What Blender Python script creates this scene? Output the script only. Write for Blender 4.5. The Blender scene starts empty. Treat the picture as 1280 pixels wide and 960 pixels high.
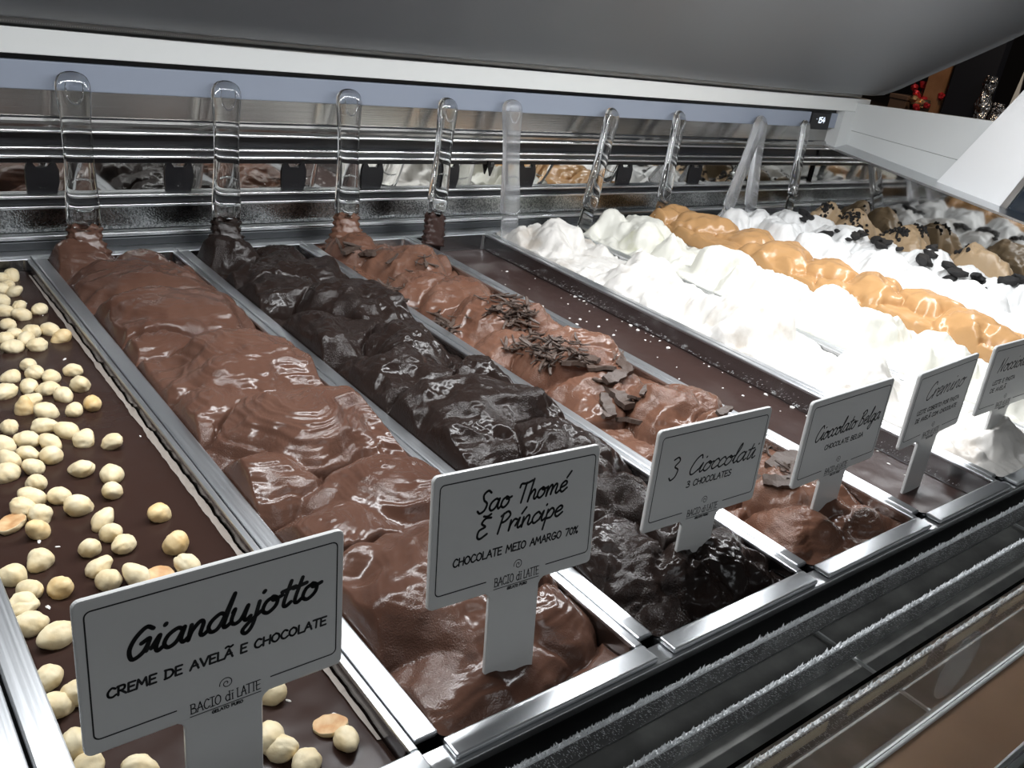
import bpy, bmesh, math, random
import numpy as np
from mathutils import Matrix, Vector
random.seed(7)
SC = bpy.context.scene
COL = SC.collection

# ------------------------------------------------------------------ camera, world, lights, exposure
cam_d = bpy.data.cameras.new('camera'); cam = bpy.data.objects.new('camera', cam_d); COL.objects.link(cam)
cam_d.sensor_width = 36.0; cam_d.lens = 36.0 * 1120.8 / 1280.0; cam_d.clip_start = 0.01
_R = ((0.78105, -0.60788, 0.14298), (-0.14614, -0.40053, -0.90455), (0.60713, 0.68560, -0.40167))
_M = Matrix(((_R[0][0], -_R[1][0], -_R[2][0]), (_R[0][1], -_R[1][1], -_R[2][1]), (_R[0][2], -_R[1][2], -_R[2][2]))).to_4x4()
_M.translation = Vector((-0.05150, -0.25035, 0.33070))
cam.matrix_world = _M
SC.camera = cam
SC.view_settings.view_transform = 'Standard'; SC.view_settings.look = 'None'
SC.view_settings.gamma = 1.0; SC.view_settings.use_curve_mapping = False
SC.view_settings.exposure = 0.28
world = bpy.data.worlds.new('room_light'); SC.world = world; world.use_nodes = True
world.node_tree.nodes['Background'].inputs[0].default_value = (0.95, 0.97, 1.0, 1)
world.node_tree.nodes['Background'].inputs[1].default_value = 0.07
def area(name, loc, target, sx, sy, power, col=(1, 1, 1)):
    d = bpy.data.lights.new(name, 'AREA'); d.shape = 'RECTANGLE'; d.size = sx; d.size_y = sy; d.energy = power; d.color = col
    o = bpy.data.objects.new(name, d); COL.objects.link(o); o.location = loc
    o.rotation_euler = (Vector(target) - Vector(loc)).to_track_quat('-Z', 'Y').to_euler()
    return o
area('led_strip_front', (0.66, 0.305, 0.438), (0.66, 0.29, 0.0), 1.60, 0.03, 8.5, (0.96, 0.98, 1.0))
area('front_fill_light', (0.3, -1.6, 2.2), (0.8, 0.4, 0.1), 1.2, 0.6, 6.0, (0.92, 0.96, 1.0))  # dim fill light added in front and above, no lamp known there
_p = bpy.data.lights.new('bouquet_fill_light', 'POINT'); _p.energy = 4.0; _p.color = (1, 0.75, 0.5); _p.shadow_soft_size = 0.05  # unseen point light added to brighten the foil bouquet
_po = bpy.data.objects.new('bouquet_fill_light', _p); COL.objects.link(_po); _po.location = (2.15, 0.75, 0.75)

# ------------------------------------------------------------------ helpers
def finish(o, label=None, cat=None, group=None, kind=None):
    if label: o['label'] = label
    if cat: o['category'] = cat
    if group: o['group'] = group
    if kind: o['kind'] = kind
    return o
def empty(name, loc=(0, 0, 0), label=None, cat=None, group=None, kind=None):
    o = bpy.data.objects.new(name, None); COL.objects.link(o); o.location = loc; o.empty_display_size = 0.02
    return finish(o, label, cat, group, kind)
def mobj(name, verts, faces, mat=None, parent=None, loc=(0, 0, 0), smooth=False, **k):
    """verts are given in the parent's frame (or the world) and stored relative to loc"""
    me = bpy.data.meshes.new(name)
    V = np.asarray(verts, dtype=np.float64).reshape(-1, 3) - np.asarray(loc)
    if isinstance(faces, np.ndarray):
        n, c = faces.shape
        me.vertices.add(len(V)); me.vertices.foreach_set('co', V.ravel())
        me.loops.add(n * c); me.loops.foreach_set('vertex_index', faces.astype(np.int32).ravel())
        me.polygons.add(n); me.polygons.foreach_set('loop_start', np.arange(0, n * c, c, dtype=np.int32))
        me.polygons.foreach_set('loop_total', np.full(n, c, dtype=np.int32))
        me.update(calc_edges=True); me.validate()
    else:
        me.from_pydata([tuple(v) for v in V], [], faces)
    if smooth: me.polygons.foreach_set('use_smooth', np.ones(len(me.polygons), dtype=bool))
    if mat: me.materials.append(mat)
    me.update()
    o = bpy.data.objects.new(name, me); COL.objects.link(o); o.location = loc
    if parent: o.parent = parent
    return finish(o, **k)
def bmobj(name, bm, mat=None, parent=None, loc=(0, 0, 0), smooth=False, recalc=True, **k):
    if recalc: bmesh.ops.recalc_face_normals(bm, faces=bm.faces)
    me = bpy.data.meshes.new(name); bm.to_mesh(me); bm.free()
    if smooth: me.polygons.foreach_set('use_smooth', np.ones(len(me.polygons), dtype=bool))
    if mat: me.materials.append(mat)
    o = bpy.data.objects.new(name, me); COL.objects.link(o); o.location = loc
    if parent: o.parent = parent
    return finish(o, **k)
def add_box(bm, x0, x1, y0, y1, z0, z1, bev=0.0):
    r = bmesh.ops.create_cube(bm, size=1.0)
    vs = r['verts']
    for v in vs: v.co = Vector(((x0 + x1) / 2 + v.co.x * (x1 - x0), (y0 + y1) / 2 + v.co.y * (y1 - y0), (z0 + z1) / 2 + v.co.z * (z1 - z0)))
    if bev > 0:
        es = list({e for v in vs for e in v.link_edges})
        bmesh.ops.bevel(bm, geom=es, offset=bev, segments=2, affect='EDGES', profile=0.5)
def box(name, x0, x1, y0, y1, z0, z1, mat, parent=None, bev=0.0, **k):
    bm = bmesh.new(); add_box(bm, x0, x1, y0, y1, z0, z1, bev)
    c = Vector(((x0 + x1) / 2, (y0 + y1) / 2, z0))
    if parent is None:
        bmesh.ops.translate(bm, verts=bm.verts, vec=-c); return bmobj(name, bm, mat, None, c, **k)
    return bmobj(name, bm, mat, parent, **k)
def prism_x(name, prof, x0, x1, mat, parent=None, thick=None, **k):
    """closed (y,z) profile swept along x"""
    n = len(prof); V = [(x0, y, z) for y, z in prof] + [(x1, y, z) for y, z in prof]
    F = [[i, (i + 1) % n, n + (i + 1) % n, n + i] for i in range(n)] + [list(range(n))[::-1], list(range(n, 2 * n))]
    bm = bmesh.new(); vs = [bm.verts.new(v) for v in V]
    for f in F: bm.faces.new([vs[i] for i in f])
    return bmobj(name, bm, mat, parent, **k)
def prism_poly(bm, pts, off):
    """polygon (3D points) extruded by off"""
    off = Vector(off); a = [bm.verts.new(p) for p in pts]; b = [bm.verts.new(Vector(p) + off) for p in pts]; n = len(pts)
    bm.faces.new(a); bm.faces.new(b[::-1])
    for i in range(n): bm.faces.new([a[i], b[i], b[(i + 1) % n], a[(i + 1) % n]])
def rrect(x0, x1, y0, y1, r, seg=6):
    out = []
    for cx, cy, a0 in ((x1 - r, y1 - r, 0), (x0 + r, y1 - r, 90), (x0 + r, y0 + r, 180), (x1 - r, y0 + r, 270)):
        for i in range(seg + 1):
            a = math.radians(a0 + 90 * i / seg); out.append((cx + r * math.cos(a), cy + r * math.sin(a)))
    return out
def loft(bm, loops, close_first=False, close_last=False):
    R_ = [[bm.verts.new(p) for p in L] for L in loops]
    n = len(R_[0])
    for a, b in zip(R_[:-1], R_[1:]):
        for i in range(n): bm.faces.new([a[i], a[(i + 1) % n], b[(i + 1) % n], b[i]])
    if close_first: bm.faces.new(R_[0][::-1])
    if close_last: bm.faces.new(R_[-1])
# noise ------------------------------------------------------------
_rng = np.random.RandomState(11)
_perm = _rng.permutation(512); _ga = _rng.uniform(0, 2 * np.pi, 512)
_gx, _gy = np.cos(_ga), np.sin(_ga)
def perlin(x, y, seed=0):
    x = np.asarray(x, float) + seed * 17.31; y = np.asarray(y, float) + seed * 9.77
    xi = np.floor(x).astype(int); yi = np.floor(y).astype(int); xf = x - xi; yf = y - yi
    u = xf ** 3 * (xf * (xf * 6 - 15) + 10); v = yf ** 3 * (yf * (yf * 6 - 15) + 10)
    def g(ix, iy, dx, dy):
        h = _perm[(_perm[ix & 511] + iy) & 511]; return _gx[h] * dx + _gy[h] * dy
    n00 = g(xi, yi, xf, yf); n10 = g(xi + 1, yi, xf - 1, yf); n01 = g(xi, yi + 1, xf, yf - 1); n11 = g(xi + 1, yi + 1, xf - 1, yf - 1)
    a = n00 + u * (n10 - n00); b = n01 + u * (n11 - n01)
    return (a + v * (b - a)) * 1.5
def fbm(x, y, o=4, seed=0):
    s = 0; a = 1.0; f = 1.0
    for i in range(o): s = s + a * perlin(x * f, y * f, seed + i * 3.7); a *= 0.5; f *= 2.03
    return s

# ------------------------------------------------------------------ materials
def mat(name, col, rough=0.5, metal=0.0, spec=0.5, trans=0.0, ior=1.45, emit=None, estr=0.0, bump=None, mott=None, coat=0.0, sss=0.0, alpha=1.0, grain=None):
    """bump: (scale, strength, distance); mott: (second colour, scale, low, high)"""
    m = bpy.data.materials.new(name); m.use_nodes = True; nt = m.node_tree; b = nt.nodes['Principled BSDF']
    b.inputs['Base Color'].default_value = (*col, 1); b.inputs['Roughness'].default_value = rough; b.inputs['Metallic'].default_value = metal
    b.inputs['Specular IOR Level'].default_value = spec; b.inputs['Transmission Weight'].default_value = trans; b.inputs['IOR'].default_value = ior
    b.inputs['Coat Weight'].default_value = coat; b.inputs['Coat Roughness'].default_value = 0.15
    b.inputs['Alpha'].default_value = alpha
    if sss: b.inputs['Subsurface Weight'].default_value = sss; b.inputs['Subsurface Radius'].default_value = (0.006, 0.005, 0.004); b.inputs['Subsurface Scale'].default_value = 1.0
    if emit: b.inputs['Emission Color'].default_value = (*emit, 1); b.inputs['Emission Strength'].default_value = estr
    tc = nt.nodes.new('ShaderNodeTexCoord')
    if mott:
        n = nt.nodes.new('ShaderNodeTexNoise'); n.inputs['Scale'].default_value = mott[1]; n.inputs['Detail'].default_value = 5
        r = nt.nodes.new('ShaderNodeValToRGB'); r.color_ramp.elements[0].position = mott[2]; r.color_ramp.elements[1].position = mott[3]
        r.color_ramp.elements[0].color = (*col, 1); r.color_ramp.elements[1].color = (*mott[0], 1)
        nt.links.new(tc.outputs['Object'], n.inputs['Vector']); nt.links.new(n.outputs['Fac'], r.inputs['Fac']); nt.links.new(r.outputs['Color'], b.inputs['Base Color'])
    if bump:
        prev = None
        for sc_, st_, di_ in (bump if isinstance(bump[0], (tuple, list)) else (bump,)):
            n = nt.nodes.new('ShaderNodeTexNoise'); n.inputs['Scale'].default_value = sc_; n.inputs['Detail'].default_value = 3
            bp = nt.nodes.new('ShaderNodeBump'); bp.inputs['Strength'].default_value = st_; bp.inputs['Distance'].default_value = di_
            nt.links.new(tc.outputs['Object'], n.inputs['Vector']); nt.links.new(n.outputs['Fac'], bp.inputs['Height'])
            if prev: nt.links.new(prev.outputs['Normal'], bp.inputs['Normal'])
            prev = bp
        if grain:  # icy grain that comes and goes in patches: (scale, strength, distance, patch scale)
            n = nt.nodes.new('ShaderNodeTexNoise'); n.inputs['Scale'].default_value = grain[0]; n.inputs['Detail'].default_value = 2
            pm = nt.nodes.new('ShaderNodeTexNoise'); pm.inputs['Scale'].default_value = grain[3]; pm.inputs['Detail'].default_value = 3
            mr = nt.nodes.new('ShaderNodeMapRange'); mr.inputs['From Min'].default_value = 0.42; mr.inputs['From Max'].default_value = 0.62; mr.inputs['To Max'].default_value = grain[1]
            bp = nt.nodes.new('ShaderNodeBump'); bp.inputs['Distance'].default_value = grain[2]
            nt.links.new(tc.outputs['Object'], n.inputs['Vector']); nt.links.new(tc.outputs['Object'], pm.inputs['Vector']); nt.links.new(pm.outputs['Fac'], mr.inputs['Value'])
            nt.links.new(mr.outputs['Result'], bp.inputs['Strength']); nt.links.new(n.outputs['Fac'], bp.inputs['Height']); nt.links.new(prev.outputs['Normal'], bp.inputs['Normal']); prev = bp
        nt.links.new(prev.outputs['Normal'], b.inputs['Normal'])
    return m
def brushed(name, col, rough, axis):
    """steel with fine grain running along axis"""
    m = mat(name, col, rough, 1.0); nt = m.node_tree; b = nt.nodes['Principled BSDF']
    tc = nt.nodes.new('ShaderNodeTexCoord'); mp = nt.nodes.new('ShaderNodeMapping'); n = nt.nodes.new('ShaderNodeTexNoise')
    mp.inputs['Scale'].default_value = (6, 900, 900) if axis == 'x' else (900, 6, 900); n.inputs['Scale'].default_value = 1.0
    r = nt.nodes.new('ShaderNodeMapRange'); r.inputs['To Min'].default_value = rough - 0.08; r.inputs['To Max'].default_value = rough + 0.12
    nt.links.new(tc.outputs['Object'], mp.inputs['Vector']); nt.links.new(mp.outputs['Vector'], n.inputs['Vector'])
    nt.links.new(n.outputs['Fac'], r.inputs['Value']); nt.links.new(r.outputs['Result'], b.inputs['Roughness'])
    bp = nt.nodes.new('ShaderNodeBump'); bp.inputs['Strength'].default_value = 0.08; bp.inputs['Distance'].default_value = 0.0005
    nt.links.new(n.outputs['Fac'], bp.inputs['Height']); nt.links.new(bp.outputs['Normal'], b.inputs['Normal'])
    return m
M = {}
M['steel_x'] = brushed('brushed_steel_lengthwise', (0.66, 0.67, 0.68), 0.26, 'x')
M['steel_y'] = brushed('brushed_steel_pan', (0.68, 0.70, 0.72), 0.34, 'y')
M['satin'] = brushed('satin_steel', (0.36, 0.355, 0.345), 0.20, 'x')
M['pale_steel'] = mat('pale_satin_steel', (0.62, 0.63, 0.64), 0.28, 1.0)
M['tub_steel'] = mat('tub_steel', (0.42, 0.43, 0.44), 0.20, 1.0)
M['mirror'] = mat('polished_steel_mirror', (0.62, 0.62, 0.60), 0.04, 1.0)
M['frosted_mirror'] = mat('misted_polished_steel', (0.42, 0.43, 0.43), 0.16, 1.0, mott=((0.16, 0.17, 0.17), 420, 0.42, 0.62), bump=(500, 0.25, 0.001))
M['end_mirror'] = mat('end_panel_polished_steel', (0.50, 0.50, 0.49), 0.05, 1.0)
M['slat'] = mat('misted_grey_slat', (0.13, 0.132, 0.13), 0.55, mott=((0.26, 0.265, 0.26), 45, 0.45, 0.75))
M['black'] = mat('black_plastic', (0.008, 0.008, 0.010), 0.35)
M['dark_steel'] = mat('dark_steel', (0.10, 0.105, 0.11), 0.35, 1.0)
M['well'] = mat('dark_well_lining', (0.075, 0.077, 0.078), 0.6, 0.0)
M['white'] = mat('white_powder_coat', (0.80, 0.82, 0.81), 0.35)
M['white_gloss'] = mat('glossy_white_panel', (0.88, 0.89, 0.90), 0.12)
M['end_white'] = mat('pale_grey_panel', (0.68, 0.70, 0.70), 0.2)
M['valance'] = mat('blue_grey_lacquer', (0.30, 0.34, 0.42), 0.45)
M['fabric'] = mat('grey_blind_fabric', (0.150, 0.158, 0.170), 0.36, spec=0.4, bump=(1400, 0.35, 0.0006))
M['hem'] = mat('pale_grey_hem', (0.62, 0.63, 0.63), 0.7, bump=(700, 0.5, 0.001))
M['brown'] = mat('brown_laminate', (0.16, 0.095, 0.055), 0.30, mott=((0.20, 0.125, 0.075), 9, 0.35, 0.7))
M['sign'] = mat('white_acrylic', (0.74, 0.745, 0.73), 0.22)
M['ink'] = mat('black_ink', (0.012, 0.012, 0.013), 0.5)
M['acrylic'] = mat('clear_acrylic', (0.97, 0.98, 0.98), 0.03, trans=1.0, ior=1.49)
M['hazy_acrylic'] = mat('frosted_clear_acrylic', (0.93, 0.94, 0.96), 0.22, trans=0.92, ior=1.45)
M['glass'] = mat('clear_glass', (0.98, 0.99, 0.99), 0.0, trans=1.0, ior=1.25, spec=0.08)
M['sticker'] = mat('translucent_film', (0.75, 0.77, 0.77), 0.4, alpha=0.12)
M['frost'] = mat('frost', (0.82, 0.84, 0.85), 0.6)
M['cream'] = mat('cream_strip_colour', (0.62, 0.56, 0.42), 0.7, bump=(300, 0.5, 0.002))
M['milk_choc'] = mat('milk_chocolate_gelato', (0.104, 0.053, 0.037), 0.19, spec=0.42, bump=((260, 0.12, 0.0012),), grain=(1100, 0.5, 0.0009, 26), mott=((0.080, 0.038, 0.026), 14, 0.4, 0.7))
M['dark_choc'] = mat('dark_chocolate_gelato', (0.019, 0.0125, 0.0105), 0.20, spec=0.28, bump=((260, 0.16, 0.0014),), grain=(900, 0.7, 0.0012, 24))
M['three_choc'] = mat('shaved_chocolate_gelato', (0.165, 0.083, 0.055), 0.20, spec=0.42, bump=((280, 0.2, 0.0014),), grain=(1000, 0.8, 0.001, 26), mott=((0.125, 0.056, 0.035), 20, 0.4, 0.7))
M['flat_choc'] = mat('set_chocolate_cream', (0.034, 0.018, 0.014), 0.26, spec=0.22, bump=(60, 0.05, 0.002))
M['belga'] = mat('smooth_dark_cream', (0.046, 0.026, 0.022), 0.30, spec=0.25, bump=((40, 0.06, 0.003), (700, 0.08, 0.0006)))
M['white_cream'] = mat('white_cream_gelato', (0.72, 0.695, 0.655), 0.42, bump=((220, 0.25, 0.0014),), mott=((0.52, 0.47, 0.41), 26, 0.56, 0.72), sss=0.0)
M['pistachio_cream'] = mat('ivory_gelato', (0.74, 0.73, 0.66), 0.40, bump=((200, 0.22, 0.0014),), mott=((0.60, 0.60, 0.44), 30, 0.60, 0.76), sss=0.0)
M['caramel'] = mat('caramel_gelato', (0.50, 0.285, 0.125), 0.26, bump=((260, 0.12, 0.001),))
M['cookie_cream'] = mat('white_milk_gelato', (0.76, 0.76, 0.75), 0.40, bump=((180, 0.2, 0.0014),))
M['coffee'] = mat('coffee_gelato', (0.42, 0.30, 0.18), 0.38, bump=((240, 0.18, 0.0012),), mott=((0.34, 0.235, 0.135), 16, 0.4, 0.7))
M['cookie'] = mat('black_cookie', (0.012, 0.011, 0.011), 0.6, bump=(500, 0.6, 0.001))
M['shaving'] = mat('dark_chocolate_shaving', (0.060, 0.040, 0.032), 0.42, mott=((0.17, 0.125, 0.10), 120, 0.45, 0.7), bump=(600, 0.3, 0.0008))
M['nut'] = mat('blanched_hazelnut', (0.72, 0.58, 0.34), 0.5, mott=((0.80, 0.70, 0.48), 90, 0.35, 0.65), bump=(260, 0.3, 0.0012))
M['toasted_nut'] = mat('toasted_hazelnut', (0.70, 0.47, 0.20), 0.5, mott=((0.78, 0.62, 0.36), 80, 0.35, 0.65), bump=(260, 0.3, 0.0012))
M['nut_core'] = mat('hazelnut_cut_face', (0.52, 0.28, 0.12), 0.6, mott=((0.70, 0.50, 0.28), 120, 0.4, 0.7))
M['film'] = mat('dried_cream_film', (0.42, 0.37, 0.33), 0.7, bump=(300, 0.5, 0.002))
M['crumb'] = mat('white_crumb', (0.80, 0.78, 0.75), 0.7)
M['digit'] = mat('lit_digit', (0.1, 0.1, 0.1), 0.5, emit=(0.75, 0.85, 1.0), estr=2.2)
M['wall_dark'] = mat('dark_brown_paint', (0.022, 0.016, 0.014), 0.55)
M['floor'] = mat('brown_floor_tile', (0.045, 0.034, 0.028), 0.4, mott=((0.06, 0.045, 0.035), 3, 0.4, 0.6))
M['navy'] = mat('navy_panel', (0.010, 0.012, 0.020), 0.6)
M['oak'] = mat('warm_wood', (0.36, 0.19, 0.10), 0.5, mott=((0.28, 0.14, 0.07), 22, 0.4, 0.6))
M['kraft'] = mat('brown_card', (0.16, 0.10, 0.07), 0.7)
M['red'] = mat('red_foil', (0.55, 0.03, 0.04), 0.25, metal=0.5)
M['gold'] = mat('gold_foil', (0.75, 0.48, 0.25), 0.3, metal=0.8)
M['dark_green'] = mat('dark_leaf', (0.03, 0.022, 0.016), 0.5)
M['jar'] = mat('silver_foil', (0.55, 0.53, 0.52), 0.18, metal=1.0, bump=(60, 0.9, 0.02))

# ------------------------------------------------------------------ the room
def structure(name, *a): o = box(name, *a); o['kind'] = 'structure'; return o
structure('floor', -3.0, 4.2, -3.0, 3.2, -1.02, -1.0, M['floor'])
structure('wall_back', -3.0, 4.2, 3.2, 3.3, -1.0, 2.6, M['wall_dark'])
structure('wall_right', 4.2, 4.3, -3.0, 3.2, -1.0, 2.6, M['wall_dark'])

# ------------------------------------------------------------------ the display case
XL, XR = -0.42, 1.606
BX = [-0.003, .1457, .2981, .4548, .6089, .747, .8938, 1.0535, 1.1992, 1.349, 1.50, 1.5985]
case = empty('display_case', (0.6, 0.33, -1.0), 'long steel and white gelato display case holding all the pans', 'display case')
def cp(o):  # re-parent keeping world coordinates
    o.parent = case; o.location = Vector(o.location) - Vector((0.6, 0.33, -1.0)); return o
def cbox(name, *a, **k): return cp(box(name, *a, **k))
def cprism(name, *a, **k): return cp(prism_x(name, *a, **k))
# body and well
cbox('body', XL, 1.69, -0.158, 0.90, -1.0, -0.13, M['brown'])
cbox('well_floor', XL, 1.60, -0.118, 0.80, -0.13, -0.0856, M['well'])
cbox('well_front', XL, 1.60, -0.118, -0.112, -0.0856, -0.024, M['well'])
# back profile, all lengthwise
def strip(name, y0, y1, z0, z1, m, bev=0.0, x0=XL, x1=XR): return cbox(name, x0, x1, y0, y1, z0, z1, m, bev=bev)
strip('rear_ledge', 0.766, 0.792, -0.012, -0.002, M['pale_steel'], 0.001)
strip('rear_step', 0.786, 0.806, -0.002, 0.008, M['dark_steel'], 0.001)
strip('rear_step_lip', 0.7875, 0.8, 0.0085, 0.0135, M['steel_x'], 0.001)
strip('misted_band', 0.802, 0.81, 0.0135, 0.0415, M['frosted_mirror'])
strip('band_lip', 0.792, 0.806, 0.0415, 0.0445, M['steel_x'], 0.0008)
strip('lower_groove', 0.803, 0.812, 0.0445, 0.0515, M['black'])
strip('mirror_lip', 0.797, 0.810, 0.0515, 0.0545, M['steel_x'], 0.0008)
strip('mirror_band', 0.808, 0.818, 0.0545, 0.0885, M['mirror'])
strip('upper_groove', 0.803, 0.818, 0.0885, 0.0955, M['black'])
strip('slot_lip', 0.794, 0.806, 0.0955, 0.0985, M['steel_x'], 0.0008)
strip('slot_face', 0.798, 0.812, 0.0985, 0.1045, M['dark_steel'])
strip('slot_edge', 0.794, 0.806, 0.1045, 0.1072, M['steel_x'], 0.0008)
strip('air_slot', 0.806, 0.83, 0.1072, 0.1222, M['black'])
strip('panel_edge', 0.792, 0.806, 0.1222, 0.1250, M['steel_x'], 0.0008)
# upper steel panel with a rounded lower return
pr = [(0.8, 0.168)] + [(0.800 - 0.006 * math.sin(a) , 0.133 - 0.008 * (1 - math.cos(a)) + 0.006) for a in np.linspace(0, math.pi, 9)] + [(0.806, 0.125), (0.812, 0.125), (0.812, 0.168)]
cprism('upper_steel_panel', pr, XL, XR, M['satin'])
strip('valance', 0.786, 0.800, 0.1665, 0.1945, M['valance'], 0.001)
strip('rail_shadow_gap', 0.792, 0.81, 0.1945, 0.203, M['black'])  # black strip put in for the shadow below the top rail
cbox('top_rail', XL, 1.692, 0.776, 0.83, 0.2015, 0.2262, M['white'], bev=0.001)
cbox('back_casing', XL, 1.692, 0.83, 0.90, -0.13, 0.2235, M['dark_steel'])
# digital thermometer in the valance
dsp = cbox('control_display', 1.515, 1.581, 0.7835, 0.788, 0.1625, 0.1955, M['black'], bev=0.002)
# front rail under the pans
cbox('front_rail', XL, 1.60, -0.0180, -0.004, -0.010, -0.0037, M['pale_steel'], bev=0.0008)
cbox('side_rail', -0.075, -0.0040, -0.016, 0.765, -0.012, -0.0004, M['steel_y'], bev=0.001)
cbox('front_rail_face', XL, 1.60, -0.0176, -0.0150, -0.0856, -0.0100, M['dark_steel'])
# outer sill beyond the grille
cbox('sill_edge', XL, 1.60, -0.1205, -0.1155, -0.0245, -0.0195, M['white'], bev=0.001)
cbox('sill', XL, 1.69, -0.158, -0.1205, -0.040, -0.0225, M['brown'])
cbox('sill_trim', XL, 1.69, -0.166, -0.158, -0.046, -0.0185, M['steel_x'], bev=0.0015)
cbox('sill_front', XL, 1.69, -0.158, -0.118, -0.13, -0.040, M['well'])
# right hand end
def slab(name, x, pts, t, m):
    bm = bmesh.new(); prism_poly(bm, [(x, y, z) for y, z in pts], (t, 0, 0)); return cp(bmobj(name, bm, m))
slab('end_mirror', 1.602, [(.802, -.0856), (.802, .1285), (.30, .0785), (-.112, .0370), (-.112, -.0856)], .005, M['end_mirror'])
bm = bmesh.new(); prism_poly(bm, [(1.600, 0.795, 0.1288), (1.600, 0.30, 0.0790), (1.600, -0.112, 0.0375), (1.648, -0.112, 0.0450), (1.648, 0.30, 0.0850), (1.648, 0.795, 0.1362)], (0, 0, 0.004)); cp(bmobj('end_ledge', bm, M['pale_steel']))
slab('end_panel_lower', 1.646, [(.80, .1345), (.80, .1660), (.46, .1555), (.46, .0980)], .03, M['end_white'])
slab('end_panel_upper', 1.646, [(.80, .1667), (.80, .2165), (.45, .2395), (.45, .1560)], .03, M['end_white'])
cbox('corner_post', 1.606, 1.648, 0.774, 0.802, 0.126, 0.2015, M['end_white'])
slab('front_cheek', 1.634, [(.565, .1120), (.462, .3080), (.375, .3080), (.418, .1570), (.440, .0960)], .034, M['white_gloss'])
slab('cheek_edge_trim', 1.630, [(.440, .0960), (.418, .1570), (.375, .3080), (.364, .3080), (.408, .1540), (.428, .0940)], .04, M['pale_steel'])
slab('side_glass', 1.638, [(.428, .0940), (.364, .3080), (0, .3080), (0, .050)], .006, mat('dark_side_glass', (0.02, 0.028, 0.04), 0.05))

# ------------------------------------------------------------------ grey blind above
prof = [(0.800, 0.2335), (0.785, 0.2345), (0.768, 0.2350), (0.746, 0.2395), (0.717, 0.2545), (0.69, 0.272), (0.65, 0.298), (0.604, 0.327), (0.552, 0.361), (0.508, 0.392), (0.45, 0.432), (0.38, 0.478), (0.30, 0.525), (0.2, 0.575), (0.05, 0.63), (-0.15, 0.67)]
blind = empty('night_blind', (0.6, 0.79, 0.225), 'grey fabric blind sloping up over the gelato case', 'blind')
nx = 60; V = []; F = []
xs = np.linspace(-0.45, 1.68, nx)
for j, t in enumerate((0.0, 0.004)):
    for i, (y, z) in enumerate(prof):
        for x in xs: V.append((x, y + t * 0.6, z + t + 0.0016 * math.sin(x * 7 + i * .5) * min(1, i / 4)))
n = len(prof)
for j in (0, 1):
    for i in range(n - 1):
        for q in range(nx - 1):
            a = j * n * nx + i * nx + q; f = [a, a + 1, a + nx + 1, a + nx]
            F.append(f if j == 0 else f[::-1])
for i in range(n - 1):
    for q in (0, nx - 1):
        a = i * nx + q; F.append([a, a + nx, a + nx + n * nx, a + n * nx])
for q in range(nx - 1):
    for i in (0, n - 1):
        a = i * nx + q; F.append([a, a + 1, a + 1 + n * nx, a + n * nx])
o = mobj('fabric', V, F, M['fabric'], smooth=True); o.parent = blind; o.location = (-0.6, -0.79, -0.225)
o = prism_x('hem', [(0.7835, 0.2285), (0.7820, 0.2320), (0.7835, 0.2355), (0.790, 0.2365), (0.792, 0.2290)], -0.45, 1.665, M['hem']); o.parent = blind; o.location = (-0.6, -0.79, -0.225)
V = []; F = []
for i in range(900):
    x = -0.42 + i * 0.0023; b = len(V)
    V += [(x, 0.7828, 0.2297), (x + .0014, 0.7828, 0.2297), (x + .0014, 0.7822, 0.2312), (x, 0.7822, 0.2312)]; F.append([b, b + 1, b + 2, b + 3])
o = mobj('stitching', V, F, M['white'], kind='stuff'); o.parent = blind; o.location = (-0.6, -0.79, -0.225)

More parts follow.
